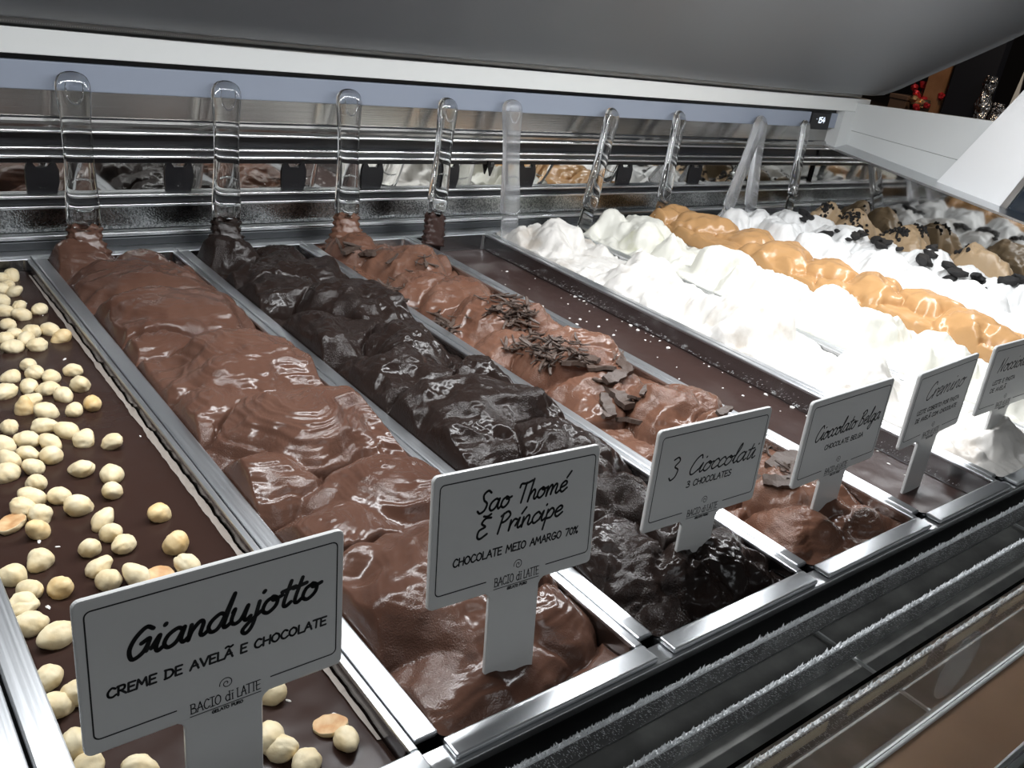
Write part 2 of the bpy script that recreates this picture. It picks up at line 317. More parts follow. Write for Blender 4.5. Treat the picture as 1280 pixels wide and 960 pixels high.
# ------------------------------------------------------------------ gelato pans
PANS = {}
def make_pan(k, label, left=0.011, right=0.006, depth=0.085, z=0.0):
    x0 = BX[k] + 0.0005; x1 = BX[k + 1] - 0.0005; ox0 = x0 - 0.0 ; y0, y1 = -0.0162, 0.7645
    root = empty('gelato_pan', ((x0 + x1) / 2, 0.37, z - depth), label, 'pan', 'steel gelato pans set side by side in the case')
    ix0, ix1, iy0, iy1 = x0 + left, x1 - right, -0.0030, 0.753
    def L(a, b, c, d, r, zz, seg=7): return [(x - (x0 + x1) / 2, y - 0.37, zz + depth) for x, y in rrect(a, b, c, d, r, seg)]
    t = 0.0012; xc = (x0 + x1) / 2
    def flange(bm, a, b_, c, d, cut=0.0):
        """one folded steel lip; cut rounds its near end"""
        for (q0, q1, q2, q3, z0_, z1_, bv) in ((a, b_, c, d, -.0034, 0, .0011),): add_box(bm, q0 - xc, q1 - xc, q2 - .37, q3 - .37, z0_ + depth, z1_ + depth, bv)
    bm = bmesh.new()
    flange(bm, x0, ix0 + .0006, .0012, iy1)                      # side lip, stops short of the corner
    flange(bm, ix1 - .0006, x1, iy0 - .0004, iy1)
    flange(bm, x0, x1, iy1 + .0001, y1)
    flange(bm, x0 + .0125, x1, y0, iy0 - .0002)                  # front lip beyond the notched corner
    bmobj('rim', bm, M['steel_y'], root, smooth=False)
    bm = bmesh.new(); s = 0.004
    loft(bm, [L(ix0, ix1, iy0, iy1, .005, -.0012), L(ix0 + s, ix1 - s, iy0 + s, iy1 - s, .010, -.070), L(ix0 + s + .006, ix1 - s - .006, iy0 + s + .006, iy1 - s - .006, .02, -depth + .003),
              L(ix0 + s + .006, ix1 - s - .006, iy0 + s + .006, iy1 - s - .006, .02, -depth), L(ix0 + s - t, ix1 - s + t, iy0 + s - t, iy1 - s + t, .010, -.070), L(ix0 - .001, ix1 + .001, iy0 - .001, iy1 + .001, .0053, -.0015)], False, False)
    bm.verts.ensure_lookup_table()
    nn = len(rrect(0, 1, 0, 1, .02, 7)); bm.faces.new([bm.verts[2 * nn + i] for i in range(nn)])
    o = bmobj('tub', bm, M['tub_steel'], root, smooth=False)
    PANS[k] = (ix0, ix1, iy0, iy1)
    return root
flav = ['hazelnut-topped dark chocolate gelato', 'swirled milk chocolate gelato', 'black-brown dark chocolate gelato', 'chocolate gelato with shavings', 'smooth level dark brown gelato',
        'first white gelato beside the level brown one', 'ivory gelato beside the caramel one', 'caramel coloured gelato', 'plain snow white gelato', 'white gelato with black cookie pieces', 'beige coffee gelato at the mirrored end']
make_pan(0, 'steel pan holding the ' + flav[0], 0.014, 0.004)
make_pan(1, 'steel pan holding the ' + flav[1], 0.0125, 0.006)
make_pan(2, 'steel pan holding the ' + flav[2], 0.011, 0.006)
make_pan(3, 'steel pan holding the ' + flav[3], 0.010, 0.006)
make_pan(4, 'steel pan holding the ' + flav[4], 0.010, 0.007)
for k in range(5, 11): make_pan(k, 'steel pan holding the ' + flav[k], 0.008, 0.006)

HF = {}
def grid_pan(k, res):
    ix0, ix1, iy0, iy1 = PANS[k]; g = 0.0009
    ix0 += g + .0004; ix1 -= g + .0004; iy0 += g; iy1 -= g; r = 0.006
    nx = int((ix1 - ix0) / res) + 1; ny = int((iy1 - iy0) / res) + 1
    u = np.linspace(-1, 1, nx); y = np.linspace(iy0, iy1, ny)
    d = np.minimum(y - iy0, iy1 - y); ins = np.where(d < r, r - np.sqrt(np.clip(r * r - (r - d) ** 2, 0, None)), 0.0)
    hw = (ix1 - ix0) / 2 - ins; X = (ix0 + ix1) / 2 + u[None, :] * hw[:, None]; Y = np.repeat(y[:, None], nx, 1)
    return X, Y
def emit_grid(name, k, X, Y, Z, m, label, cat='gelato', floor=-0.045):
    ny, nx = X.shape; HF[k] = (X, Y, Z)
    V = np.stack([X, Y, Z], -1).reshape(-1, 3)
    idx = np.arange(ny * nx).reshape(ny, nx)
    Q = np.stack([idx[:-1, :-1], idx[:-1, 1:], idx[1:, 1:], idx[1:, :-1]], -1).reshape(-1, 4)
    ring = np.concatenate([idx[0, :], idx[1:, -1], idx[-1, -2::-1], idx[-2:0:-1, 0]])
    cx = (PANS[k][0] + PANS[k][1]) / 2
    low = V[ring].copy(); low[:, 2] = floor; low[:, 0] = cx + (low[:, 0] - cx) * 0.95; low[:, 1] = .37 + (low[:, 1] - .37) * .99
    b = len(V); m_ = len(ring); nxt = np.roll(np.arange(m_), -1)
    S = np.stack([ring, b + np.arange(m_), b + nxt, ring[nxt]], -1)
    V = np.concatenate([V, low, [[cx, 0.37, floor]]]); c = len(V) - 1
    T = np.stack([b + nxt, b + np.arange(m_), np.full(m_, c), np.full(m_, c)], -1)
    o = mobj(name, V, np.concatenate([Q, S]), m, None, (cx, 0.37, floor), True)
    return finish(o, label, cat, 'gelato filling the pans')
def gelato(k, lobes, m, label, base=-0.018, res=0.0012, warp=0.16, fine=0.0003, crease=0.004, seed=0, fold=0.0, fold_f=20, blend=0.002, rid_a=0.0010, rid_f=7.0, expo=0.75, rise=0.036, edge=0.012, name='gelato'):
    """mounds of cream: overlapping scalloped folds (cx, cy, half width, back reach, front reach, turn, foot z, height)"""
    X, Y = grid_pan(k, res)
    top = base + 0.005 * fbm(X * 14, Y * 14, 3, seed); sec = top - 0.01
    wx = fbm(X * 15, Y * 15, 3, seed + 5); wy = fbm(X * 15, Y * 15, 3, seed + 9)
    for i, L in enumerate(lobes):
        cx, cy, a, bb, bf, rot, z0, H = L[:8]; crest = z0 + H; z0 = min(z0, base - .004); H = crest - z0; ra = L[8] if len(L) > 8 else rid_a; rf = L[9] if len(L) > 9 else rid_f
        ca, sa = math.cos(math.radians(rot)), math.sin(math.radians(rot)); dx = X - cx; dy = Y - cy
        p = (dx * ca + dy * sa) / a; q = (-dx * sa + dy * ca); q = np.where(q > 0, q / bb, q / bf)
        p = p + warp * wx * (1 if i % 2 else -1); q = q + warp * wy * (1 if i % 3 else -1)
        r2 = p * p + q * q; r = np.sqrt(r2 + 1e-9); th = np.arctan2(q, p) + 0.9 * r * (1 if i % 2 else -1)
        pr = np.clip(1 - r2, 0, None) ** expo
        rid = perlin(r * rf, np.cos(th) * 0.6 + i * 7.3, seed + i) + 0.6 * perlin(r * rf * 2.7, np.cos(th) * 1.1 + i * 3.1, seed + i + 40) + 0.35 * perlin(r * rf * 6.5, np.cos(th) * 2.2, seed + i + 80)
        tilt = 0.18 * H * (p * math.cos(i * 2.1 + seed) - 0.5 * q)
        h = np.where(r2 < 1.0, z0 + H * pr + tilt * pr + ra * rid * np.clip(pr * 2.5, 0, 1), -1.0)
        up = h > top; sec = np.where(up, top, np.maximum(sec, h))
        sm = np.clip(blend - np.abs(top - h), 0, None) / blend if blend else 0
        top = np.maximum(top, h) + (sm * sm * blend * 0.25 if blend else 0)
    dlt = top - sec
    msk = np.clip(0.5 + 1.6 * perlin(X * 17, Y * 17, seed + 33), 0, 1)
    top = top - crease * msk * np.exp(-(dlt / 0.0022) ** 2)
    top = top + fine * fbm(X * 120, Y * 120, 3, seed + 2)
    if fold:
        u_ = X + .012 * fbm(X * 30, Y * 30, 2, seed + 13); v_ = Y + .012 * fbm(X * 30, Y * 30, 2, seed + 17)
        n1 = np.abs(perlin(u_ * fold_f, v_ * fold_f * 1.1, seed + 21)); n2 = np.abs(perlin(u_ * fold_f * 2.3 + 3, v_ * fold_f * 2.3, seed + 27))
        top = top + fold * ((0.35 - n1) + 0.40 * (0.3 - n2))
    ix0, ix1, iy0, iy1 = PANS[k]
    e = np.minimum(np.minimum((X - ix0) * 1.4, ix1 - X), np.minimum((Y - iy0), (iy1 - Y) * 1.6)); e = e * (1 + .5 * fbm(X * 22, Y * 22, 2, seed + 51))
    w = np.clip(e / edge, 0, 1); w = w * w * (3 - 2 * w)
    lim = -0.002 + (rise + 0.002) * w
    top = np.where(top > lim, lim + 0.012 * np.tanh((top - lim) / 0.016) * w, top)
    return emit_grid(name, k, X, Y, top, m, label)
def height(k, x, y):
    X, Y, Z = HF[k]; j = int(np.clip(np.searchsorted(Y[:, 0], y), 0, Y.shape[0] - 1)); i = int(np.clip(np.searchsorted(X[j], x), 0, X.shape[1] - 1))
    return float(Z[j, i])
def flat(k, z, m, label, amp=0.0006, dents=()):
    X, Y = grid_pan(k, 0.003); Z = z + amp * fbm(X * 16, Y * 9, 3, k) + 0.0002 * fbm(X * 80, Y * 80, 2, k)
    for x, y, r, d in dents: Z = Z + d * np.exp(-((X - x) ** 2 + (Y - y) ** 2) / r ** 2)
    return emit_grid('gelato', k, X, Y, Z, m, label)

flat(0, -0.0125, M['flat_choc'], 'level dark chocolate gelato scattered with whole hazelnuts', dents=((.075, .028, .02, -.004), (.03, .03, .02, .002)))
gelato(1, [(.185, .735, .05, .03, .05, 0, -.01, .034), (.250, .735, .04, .03, .05, 0, -.012, .022), (.222, .655, .085, .055, .09, -12, -.012, .036), (.262, .625, .030, .020, .026, 30, .004, .016, .0014, 5), (.212, .560, .090, .050, .10, 8, -.010, .038, .0010, 8), (.178, .49, .055, .04, .06, 25, -.012, .026),
           (.240, .430, .090, .050, .105, -14, -.010, .044, .0018, 9), (.185, .355, .060, .04, .06, 18, -.012, .030, .0012, 6), (.238, .305, .088, .045, .100, -18, -.010, .044, .0020, 10), (.180, .250, .055, .04, .06, 10, -.012, .030, .0012, 6),
           (.248, .200, .070, .040, .07, -14, -.010, .032, .0014, 7), (.188, .165, .070, .045, .06, 10, -.012, .030, .0011, 6), (.225, .105, .095, .060, .090, -6, -.014, .042, .0009, 6), (.262, .055, .038, .030, .04, 20, -.016, .026, .0010, 4), (.190, .030, .08, .04, .05, 6, -.018, .024, .0008, 5)],
       M['milk_choc'], 'milk chocolate gelato folded into broad glossy swirls', base=-.012, res=.0010, warp=.22, fine=.00025, crease=.011, seed=3, fold=.0028, fold_f=14, blend=.003, rise=.030, expo=.95, edge=.016)
random.seed(21)
L2 = [(.335, .715, .045, .035, .05, 0, -.006, .034), (.39, .70, .05, .04, .06, 0, -.012, .030), (.376, .645, .085, .045, .08, 14, -.012, .036), (.340, .585, .06, .05, .06, -20, -.01, .032), (.392, .53, .075, .055, .085, 10, -.01, .040, .0008, 6), (.350, .47, .07, .05, .07, 25, -.012, .034, .0010, 7),
      (.395, .42, .06, .045, .07, -35, -.008, .036, .0010, 7), (.350, .36, .075, .05, .075, 18, -.012, .038, .0011, 8), (.405, .330, .04, .025, .06, 40, .002, .026), (.372, .275, .085, .035, .080, -22, -.008, .042, .0009, 6), (.345, .225, .065, .045, .06, 10, -.01, .032), (.398, .195, .06, .04, .06, -40, -.008, .036),
      (.360, .150, .075, .045, .065, 20, -.012, .034, .0010, 7), (.385, .105, .075, .035, .07, -26, -.010, .040, .0010, 6), (.345, .07, .06, .045, .06, 0, -.014, .030), (.385, .04, .07, .035, .05, 10, -.016, .030), (.34, .015, .05, .03, .03, 0, -.018, .020)]
gelato(2, L2, M['dark_choc'], 'almost black dark chocolate gelato in ragged glossy folds', base=-.008, res=.0010, warp=.36, fine=.0007, crease=.009, seed=12, fold=.0065, fold_f=18, blend=.002, rise=.030, expo=.95, edge=.013)
gelato(3, [(.505, .715, .042, .04, .04, 0, -.008, .032), (.545, .640, .055, .055, .05, 10, -.01, .036, .001, 7), (.515, .565, .052, .04, .05, -10, -.01, .030), (.535, .525, .060, .05, .06, 0, -.01, .034), (.538, .445, .066, .045, .062, -8, -.01, .040, .0020, 7),
           (.505, .385, .045, .04, .045, 20, -.01, .026), (.54, .345, .064, .04, .06, -10, -.008, .040, .0020, 7), (.515, .265, .055, .05, .055, 10, -.01, .034, .0012, 6), (.545, .205, .056, .05, .05, -20, -.008, .036, .0012, 6), (.552, .165, .03, .025, .035, 40, .004, .022),
           (.51, .13, .05, .05, .05, 10, -.012, .032, .001, 5), (.54, .07, .056, .055, .045, -15, -.014, .034, .001, 5), (.50, .035, .045, .04, .035, 0, -.016, .024), (.56, .02, .04, .03, .03, 0, -.016, .020)],
       M['three_choc'], 'brown chocolate gelato strewn with dark chocolate shavings', base=-.008, res=.0011, warp=.30, fine=.0005, crease=.007, seed=23, fold=.0045, fold_f=22, blend=.002, rise=.030, expo=.95, edge=.014)
flat(4, -0.0225, M['belga'], 'smooth level dark brown gelato dusted with white crumbs', amp=.0011, dents=((.693, .030, .02, -.003), (.700, .012, .03, .004)))
gelato(5, [(.775, .715, .03, .03, .03, 0, -.01, .028), (.815, .690, .062, .06, .065, 10, -.016, .050), (.86, .64, .03, .03, .03, 0, -.014, .026), (.822, .515, .064, .075, .075, -15, -.016, .054), (.79, .46, .04, .05, .05, 0, -.01, .03), (.82, .345, .066, .07, .075, 10, -.016, .056), (.79, .27, .035, .04, .04, 0, -.012, .026),
           (.824, .195, .062, .065, .06, -10, -.016, .048), (.80, .12, .03, .04, .04, 20, -.012, .024), (.825, .045, .058, .045, .05, 0, -.016, .036)],
       M['white_cream'], 'white gelato in lumpy mounds beside the level brown gelato', base=-.001, res=.0016, warp=.40, fine=.0009, crease=.003, seed=31, fold=.007, fold_f=22, blend=.006, rise=.036, expo=1.1)
gelato(6, [(.945, .715, .04, .035, .045, 0, -.01, .050), (.975, .665, .066, .06, .06, 12, -.012, .052, .0014, 5), (.965, .59, .06, .05, .06, -20, -.012, .046), (.98, .50, .064, .06, .06, 10, -.012, .056), (.965, .415, .06, .06, .06, -15, -.012, .050), (.985, .34, .064, .06, .06, 20, -.012, .054), (.965, .255, .06, .06, .06, 0, -.012, .050), (.98, .175, .064, .06, .06, 10, -.012, .048), (.97, .09, .06, .06, .06, 0, -.012, .044), (.975, .02, .05, .04, .03, 0, -.014, .03)],
       M['pistachio_cream'], 'ivory white gelato heaped in soft peaks beside the caramel gelato', base=.002, res=.0016, warp=.42, fine=.0006, crease=.003, seed=44, fold=.008, fold_f=20, blend=.008, rise=.036, expo=1.1)
gelato(7, [(1.10, .725, .06, .03, .04, 0, -.006, .046), (1.125, .665, .070, .06, .075, -28, -.01, .050, .0007, 4), (1.142, .590, .060, .055, .07, 35, -.01, .046, .0007, 4), (1.118, .520, .070, .055, .085, -34, -.01, .052, .0007, 4), (1.140, .440, .060, .05, .075, 30, -.01, .046, .0007, 4), (1.115, .365, .068, .055, .085, -38, -.01, .052, .0007, 4),
           (1.138, .285, .060, .05, .075, 34, -.01, .048, .0007, 4), (1.118, .205, .070, .055, .085, -30, -.01, .052, .0007, 4), (1.13, .115, .060, .055, .06, 25, -.01, .044, .0008, 4), (1.12, .04, .06, .04, .04, 0, -.01, .036, .0008, 4)],
       M['caramel'], 'golden caramel gelato in one long ridge of smooth folds', base=.016, res=.0014, warp=.34, fine=.0001, crease=.006, seed=52, fold=.0030, fold_f=13, blend=.002, rise=.040, expo=.85)
gelato(8, [(1.245, .705, .035, .04, .04, 0, -.01, .046), (1.30, .69, .045, .05, .05, 0, -.01, .044), (1.275, .62, .062, .055, .06, 10, -.012, .050, .001, 4), (1.265, .535, .06, .06, .06, -15, -.012, .048, .001, 4), (1.285, .45, .06, .06, .06, 10, -.012, .050, .001, 4), (1.27, .36, .06, .06, .06, -10, -.012, .046, .001, 4), (1.28, .275, .06, .06, .06, 15, -.012, .050, .001, 4), (1.27, .185, .06, .06, .06, 0, -.012, .046, .001, 4), (1.275, .10, .06, .06, .06, 0, -.012, .044, .001, 4), (1.275, .03, .055, .04, .035, 0, -.012, .036, .001, 4)],
       M['cookie_cream'], 'plain snow white gelato in a smooth bank beside the caramel gelato', base=.004, res=.0016, warp=.40, fine=.0004, crease=.003, seed=61, fold=.008, fold_f=18, blend=.008, rise=.036, expo=1.0)
gelato(9, [(1.40, .70, .05, .04, .05, 0, -.01, .040), (1.445, .66, .05, .05, .05, 0, -.01, .036), (1.42, .60, .07, .05, .07, 10, -.012, .042), (1.43, .52, .07, .05, .06, -15, -.012, .036), (1.42, .44, .075, .05, .07, 10, -.012, .046), (1.43, .36, .07, .05, .06, -10, -.012, .036), (1.42, .28, .075, .06, .07, 15, -.012, .046), (1.43, .19, .07, .06, .06, 0, -.012, .040), (1.42, .10, .07, .06, .06, 0, -.012, .040), (1.425, .03, .06, .04, .035, 0, -.012, .034)],
       M['cookie_cream'], 'snow white gelato topped with black cookie pieces', base=-.004, res=.0016, warp=.40, fine=.0005, crease=.003, seed=66, fold=.009, fold_f=19, blend=.006, rise=.030, expo=1.1)
gelato(10, [(1.55, .715, .06, .035, .05, 0, -.012, .050), (1.55, .655, .06, .05, .055, -10, -.012, .052, .0012, 6), (1.55, .545, .065, .055, .055, 10, -.012, .052, .0014, 7), (1.545, .405, .06, .065, .065, -10, -.012, .056, .0014, 7), (1.55, .26, .06, .06, .06, 0, -.014, .040), (1.55, .13, .06, .06, .06, 0, -.014, .034), (1.55, .03, .05, .04, .035, 0, -.014, .026)],
       M['coffee'], 'beige coffee gelato in tall scoops against the mirrored end', base=-.014, res=.0014, warp=.30, fine=.0004, crease=.006, seed=72, fold=.006, fold_f=22, blend=.003, rise=.044, expo=.9, edge=.016)

# ------------------------------------------------------------------ single-stroke lettering
def _sm(pts, n=7):
    P = [np.array(p, float) for p in pts]; P = [2 * P[0] - P[1]] + P + [2 * P[-1] - P[-2]]; out = []
    for i in range(1, len(P) - 2):
        for t in np.linspace(0, 1, n, endpoint=False):
            a, b, c, d = P[i - 1:i + 3]
            out.append(tuple(0.5 * ((2 * b) + (c - a) * t + (2 * a - 5 * b + 4 * c - d) * t * t + (3 * b - a - 3 * c + d) * t ** 3)))
    out.append(tuple(P[-2])); return out
SCRIPT = {
 'a': (1.12, [[(.85, .8), (.55, 1), (.15, .75), (.05, .3), (.3, 0), (.65, .2), (.88, .95), (.84, .3), (1.0, .02), (1.2, .2)]]),
 'i': (.55, [[(.0, .3), (.27, .95), (.22, .3), (.36, .02), (.6, .2)], [(.40, 1.45), (.44, 1.52)]]),
 'í': (.55, [[(.0, .3), (.27, .95), (.22, .3), (.36, .02), (.6, .2)], [(.36, 1.3), (.66, 1.8)]]),
 'n': (1.0, [[(.1, .9), (.12, .0), (.2, .5), (.5, .95), (.7, .8), (.68, .2), (.84, .02), (1.05, .2)]]),
 'm': (1.5, [[(.1, .9), (.12, .0), (.2, .5), (.45, .95), (.62, .8), (.6, .05), (.68, .5), (.95, .95), (1.14, .8), (1.1, .2), (1.27, .02), (1.5, .2)]]),
 'd': (1.12, [[(.8, .8), (.5, 1), (.12, .7), (.05, .3), (.3, 0), (.65, .3), (1.0, 2.0), (.86, .7), (.84, .15), (.98, .02), (1.2, .2)]]),
 'u': (1.05, [[(.05, .8), (.12, .95), (.08, .3), (.3, .02), (.6, .2), (.8, .95), (.75, .25), (.9, .02), (1.1, .2)]]),
 'j': (.6, [[(.35, .95), (.3, -.4), (.05, -.85), (-.2, -.6), (.1, -.15), (.62, .3)], [(.46, 1.45), (.5, 1.52)]]),
 'o': (.95, [[(.5, .95), (.15, .75), (.08, .25), (.4, 0), (.75, .3), (.75, .75), (.45, .97), (.55, .72), (1.0, .85)]]),
 't': (.62, [[(.36, 1.6), (.25, .3), (.42, .02), (.66, .2)], [(-.02, 1.05), (.7, 1.15)]]),
 'h': (.98, [[(.25, 2.0), (.12, 0), (.2, .5), (.5, .95), (.7, .75), (.68, .2), (.84, .02), (1.0, .18)]]),
 'e': (.82, [[(.1, .45), (.6, .6), (.7, .85), (.45, 1.0), (.12, .7), (.12, .25), (.4, 0), (.85, .3)]]),
 'é': (.82, [[(.1, .45), (.6, .6), (.7, .85), (.45, 1.0), (.12, .7), (.12, .25), (.4, 0), (.85, .3)], [(.55, 1.3), (.9, 1.85)]]),
 'r': (.68, [[(.12, .95), (.14, 0), (.2, .55), (.45, .95), (.7, .88)]]),
 'c': (.78, [[(.75, .78), (.5, 1), (.15, .75), (.08, .3), (.35, 0), (.8, .25)]]),
 'p': (.92, [[(.15, .95), (.1, -.9)], [(.14, .6), (.5, 1), (.8, .7), (.65, .15), (.18, .1)]]),
 'l': (.58, [[(.05, .3), (.45, 1.5), (.42, 2.0), (.24, 1.6), (.18, .4), (.36, .02), (.62, .2)]]),
 'g': (1.02, [[(.8, .8), (.5, 1), (.12, .7), (.1, .3), (.4, .05), (.75, .4), (.85, .95), (.75, -.5), (.45, -.9), (.2, -.6), (.6, -.1), (1.05, .25)]]),
 'S': (1.1, [[(.95, 1.7), (.6, 1.95), (.25, 1.65), (.4, 1.15), (.78, .75), (.68, .2), (.28, 0), (0, .25)]]),
 'T': (1.1, [[(.0, 1.5), (.1, 1.8), (.6, 1.75), (1.2, 1.9)], [(.62, 1.8), (.5, .0)]]),
 'E': (1.15, [[(.95, 1.75), (.45, 1.8), (.2, 1.4), (.6, 1.02), (.12, .8), (.1, .25), (.4, 0), (.95, .3)], [(.2, 2.05), (.55, 1.95), (.85, 2.1)]]),
 'P': (1.02, [[(.25, 1.8), (.15, 0)], [(.05, 1.6), (.6, 1.9), (.92, 1.5), (.6, 1.05), (.2, .95)]]),
 'C': (1.05, [[(.95, 1.5), (.72, 1.85), (.3, 1.5), (.08, .7), (.25, .1), (.6, 0), (1.05, .4)]]),
 'B': (1.1, [[(.22, 1.8), (.12, 0)], [(.0, 1.6), (.6, 1.9), (.85, 1.5), (.3, 1.0), (.85, .7), (.75, .15), (.1, .0)]]),
 'G': (1.1, [[(.95, 1.5), (.6, 1.7), (.2, 1.25), (.05, .6), (.3, 0), (.75, .25), (.9, .95), (.55, .8)], [(.9, .95), (.88, .25)]]),
 'N': (1.2, [[(.02, 0), (.2, 1.7), (.3, 1.2), (.72, .1), (.82, .6), (1.0, 1.8)]]),
 '3': (1.1, [[(.12, 1.7), (.6, 1.85), (.85, 1.5), (.4, 1.05), (.85, .7), (.7, .1), (.25, -.15), (0, .1)]]),
 ' ': (.7, []),
}
CAPS = {
 'A': (.72, [[(0, 0), (.32, 1), (.62, 0)], [(.1, .38), (.54, .42)]]), 'Ã': (.72, [[(0, 0), (.32, 1), (.62, 0)], [(.1, .38), (.54, .42)], ['~', (.05, 1.25), (.22, 1.36), (.42, 1.22), (.6, 1.34)]]),
 'B': (.68, [[(.05, 1), (.05, 0)], ['~', (.05, 1), (.42, .95), (.42, .6), (.1, .53), (.52, .42), (.5, .05), (.05, 0)]]), 'C': (.68, [['~', (.55, .85), (.3, 1), (.05, .6), (.1, .15), (.35, 0), (.6, .18)]]),
 'D': (.72, [[(.06, 1), (.06, 0)], ['~', (.0, 1), (.45, .9), (.6, .5), (.4, .1), (.0, 0)]]), 'E': (.6, [[(.5, 1), (.05, 1), (.05, 0), (.5, .02)], [(.05, .52), (.42, .54)]]),
 'G': (.72, [['~', (.56, .85), (.3, 1), (.05, .6), (.1, .15), (.35, 0), (.58, .2), (.56, .45)], [(.32, .45), (.62, .47)]]), 'H': (.7, [[(.05, 1), (.05, 0)], [(.58, 1), (.56, 0)], [(.05, .5), (.57, .54)]]),
 'I': (.5, [[(.22, 1), (.22, 0)], [(.02, 1), (.42, 1)], [(.02, 0), (.42, .02)]]), 'i': (.36, [[(.14, .66), (.14, 0)], [(.14, .9), (.15, .94)]]), 'd': (.56, [[(.42, 1), (.42, 0)], ['~', (.42, .55), (.2, .66), (.04, .35), (.2, .0), (.42, .12)]]),
 'L': (.56, [[(.05, 1), (.05, 0), (.5, .02)]]), 'M': (.84, [[(.0, 0), (.1, 1), (.36, .35), (.62, 1), (.72, 0)]]), 'N': (.74, [[(.04, 0), (.05, 1), (.58, 0), (.6, 1)]]),
 'O': (.76, [['~', (.34, 1), (.08, .75), (.06, .25), (.34, 0), (.6, .3), (.58, .78), (.32, 1)]]), 'P': (.64, [[(.06, 1), (.06, 0)], ['~', (.0, .98), (.42, .98), (.5, .7), (.38, .5), (.06, .45)]]),
 'R': (.68, [[(.06, 1), (.06, 0)], ['~', (.0, .98), (.42, .98), (.48, .7), (.36, .5), (.06, .48)], [(.22, .48), (.58, 0)]]), 'S': (.6, [['~', (.5, .9), (.28, 1), (.08, .8), (.25, .55), (.5, .35), (.4, .05), (.2, 0), (.0, .12)]]),
 'T': (.64, [[(.0, 1), (.6, 1)], [(.3, 1), (.28, 0)]]), 'U': (.7, [['~', (.05, 1), (.06, .2), (.32, 0), (.55, .25), (.56, 1)]]), 'V': (.68, [[(.0, 1), (.3, 0), (.6, 1)]]), 'Z': (.6, [[(.02, 1), (.5, 1), (.0, 0), (.55, 0)]]),
 '7': (.6, [[(.02, 1), (.5, 1), (.2, 0)]]), '0': (.6, [['~', (.28, 1), (.06, .7), (.06, .3), (.28, 0), (.5, .3), (.5, .7), (.28, 1)]]), '3': (.62, [['~', (.05, .9), (.35, 1), (.45, .75), (.2, .55), (.5, .38), (.4, .02), (.02, .05)]]),
 '%': (.75, [[(.55, 1), (.08, 0)], ['~', (.16, 1), (.05, .85), (.16, .7), (.27, .85), (.16, 1)], ['~', (.5, .3), (.4, .15), (.5, 0), (.62, .15), (.5, .3)]]), ' ': (.5, []),
}
def strokes(text, font, slant=0.0):
    out = []; x = 0.0
    for ch in text:
        adv, ss = font[ch]
        for s in ss:
            if s and s[0] == '~': pts = _sm(s[1:])
            elif font is SCRIPT and len(s) > 2: pts = _sm(s)
            else: pts = s
            out.append([(x + px + slant * py, py) for px, py in pts])
        x += adv
    return out, x
def place(text, font, x0, x1, yb, h, slant=0.0, y1=None):
    """fit the text between x0 and x1 on a baseline running from yb to y1 (mm), h = x-height or cap height"""
    S, w = strokes(text, font, slant); k = (x1 - x0) / w; y1 = yb if y1 is None else y1
    return [[(x0 + px * k, yb + (y1 - yb) * px / w + py * h) for px, py in s] for s in S]
def ink(name, S, width, mat_, parent, y=-0.00008, thick=0.0002, unit=0.001, serif=0.0, **k):
    """flat inked ribbons in the sign's own x-z plane, in mm"""
    V = []; F = []; hw = width / 2
    for s in S:
        for (ax, az), (bx_, bz) in zip(s[:-1], s[1:]):
            dx, dz = bx_ - ax, bz - az; l = math.hypot(dx, dz)
            if l < 1e-6: continue
            nx_, nz = -dz / l * hw, dx / l * hw; b = len(V)
            V += [(ax + nx_, y / unit, az + nz), (ax - nx_, y / unit, az - nz), (bx_ - nx_, y / unit, bz - nz), (bx_ + nx_, y / unit, bz + nz)]; F.append([b, b + 1, b + 2, b + 3])
        for (ax, az) in s:
            b = len(V); V += [(ax + hw * math.cos(a), y / unit - 0.01, az + hw * math.sin(a)) for a in np.linspace(0, 2 * math.pi, 8, endpoint=False)]; F.append(list(range(b, b + 8)))
        if serif:
            for (ax, az) in (s[0], s[-1]):
                b = len(V); V += [(ax - serif, y / unit - .01, az - .12), (ax + serif, y / unit - .01, az - .12), (ax + serif, y / unit - .01, az + .12), (ax - serif, y / unit - .01, az + .12)]; F.append([b, b + 1, b + 2, b + 3])
    V = [(a * unit, b * unit, c * unit) for a, b, c in V]
    return mobj(name, V, F, mat_, parent, **k)

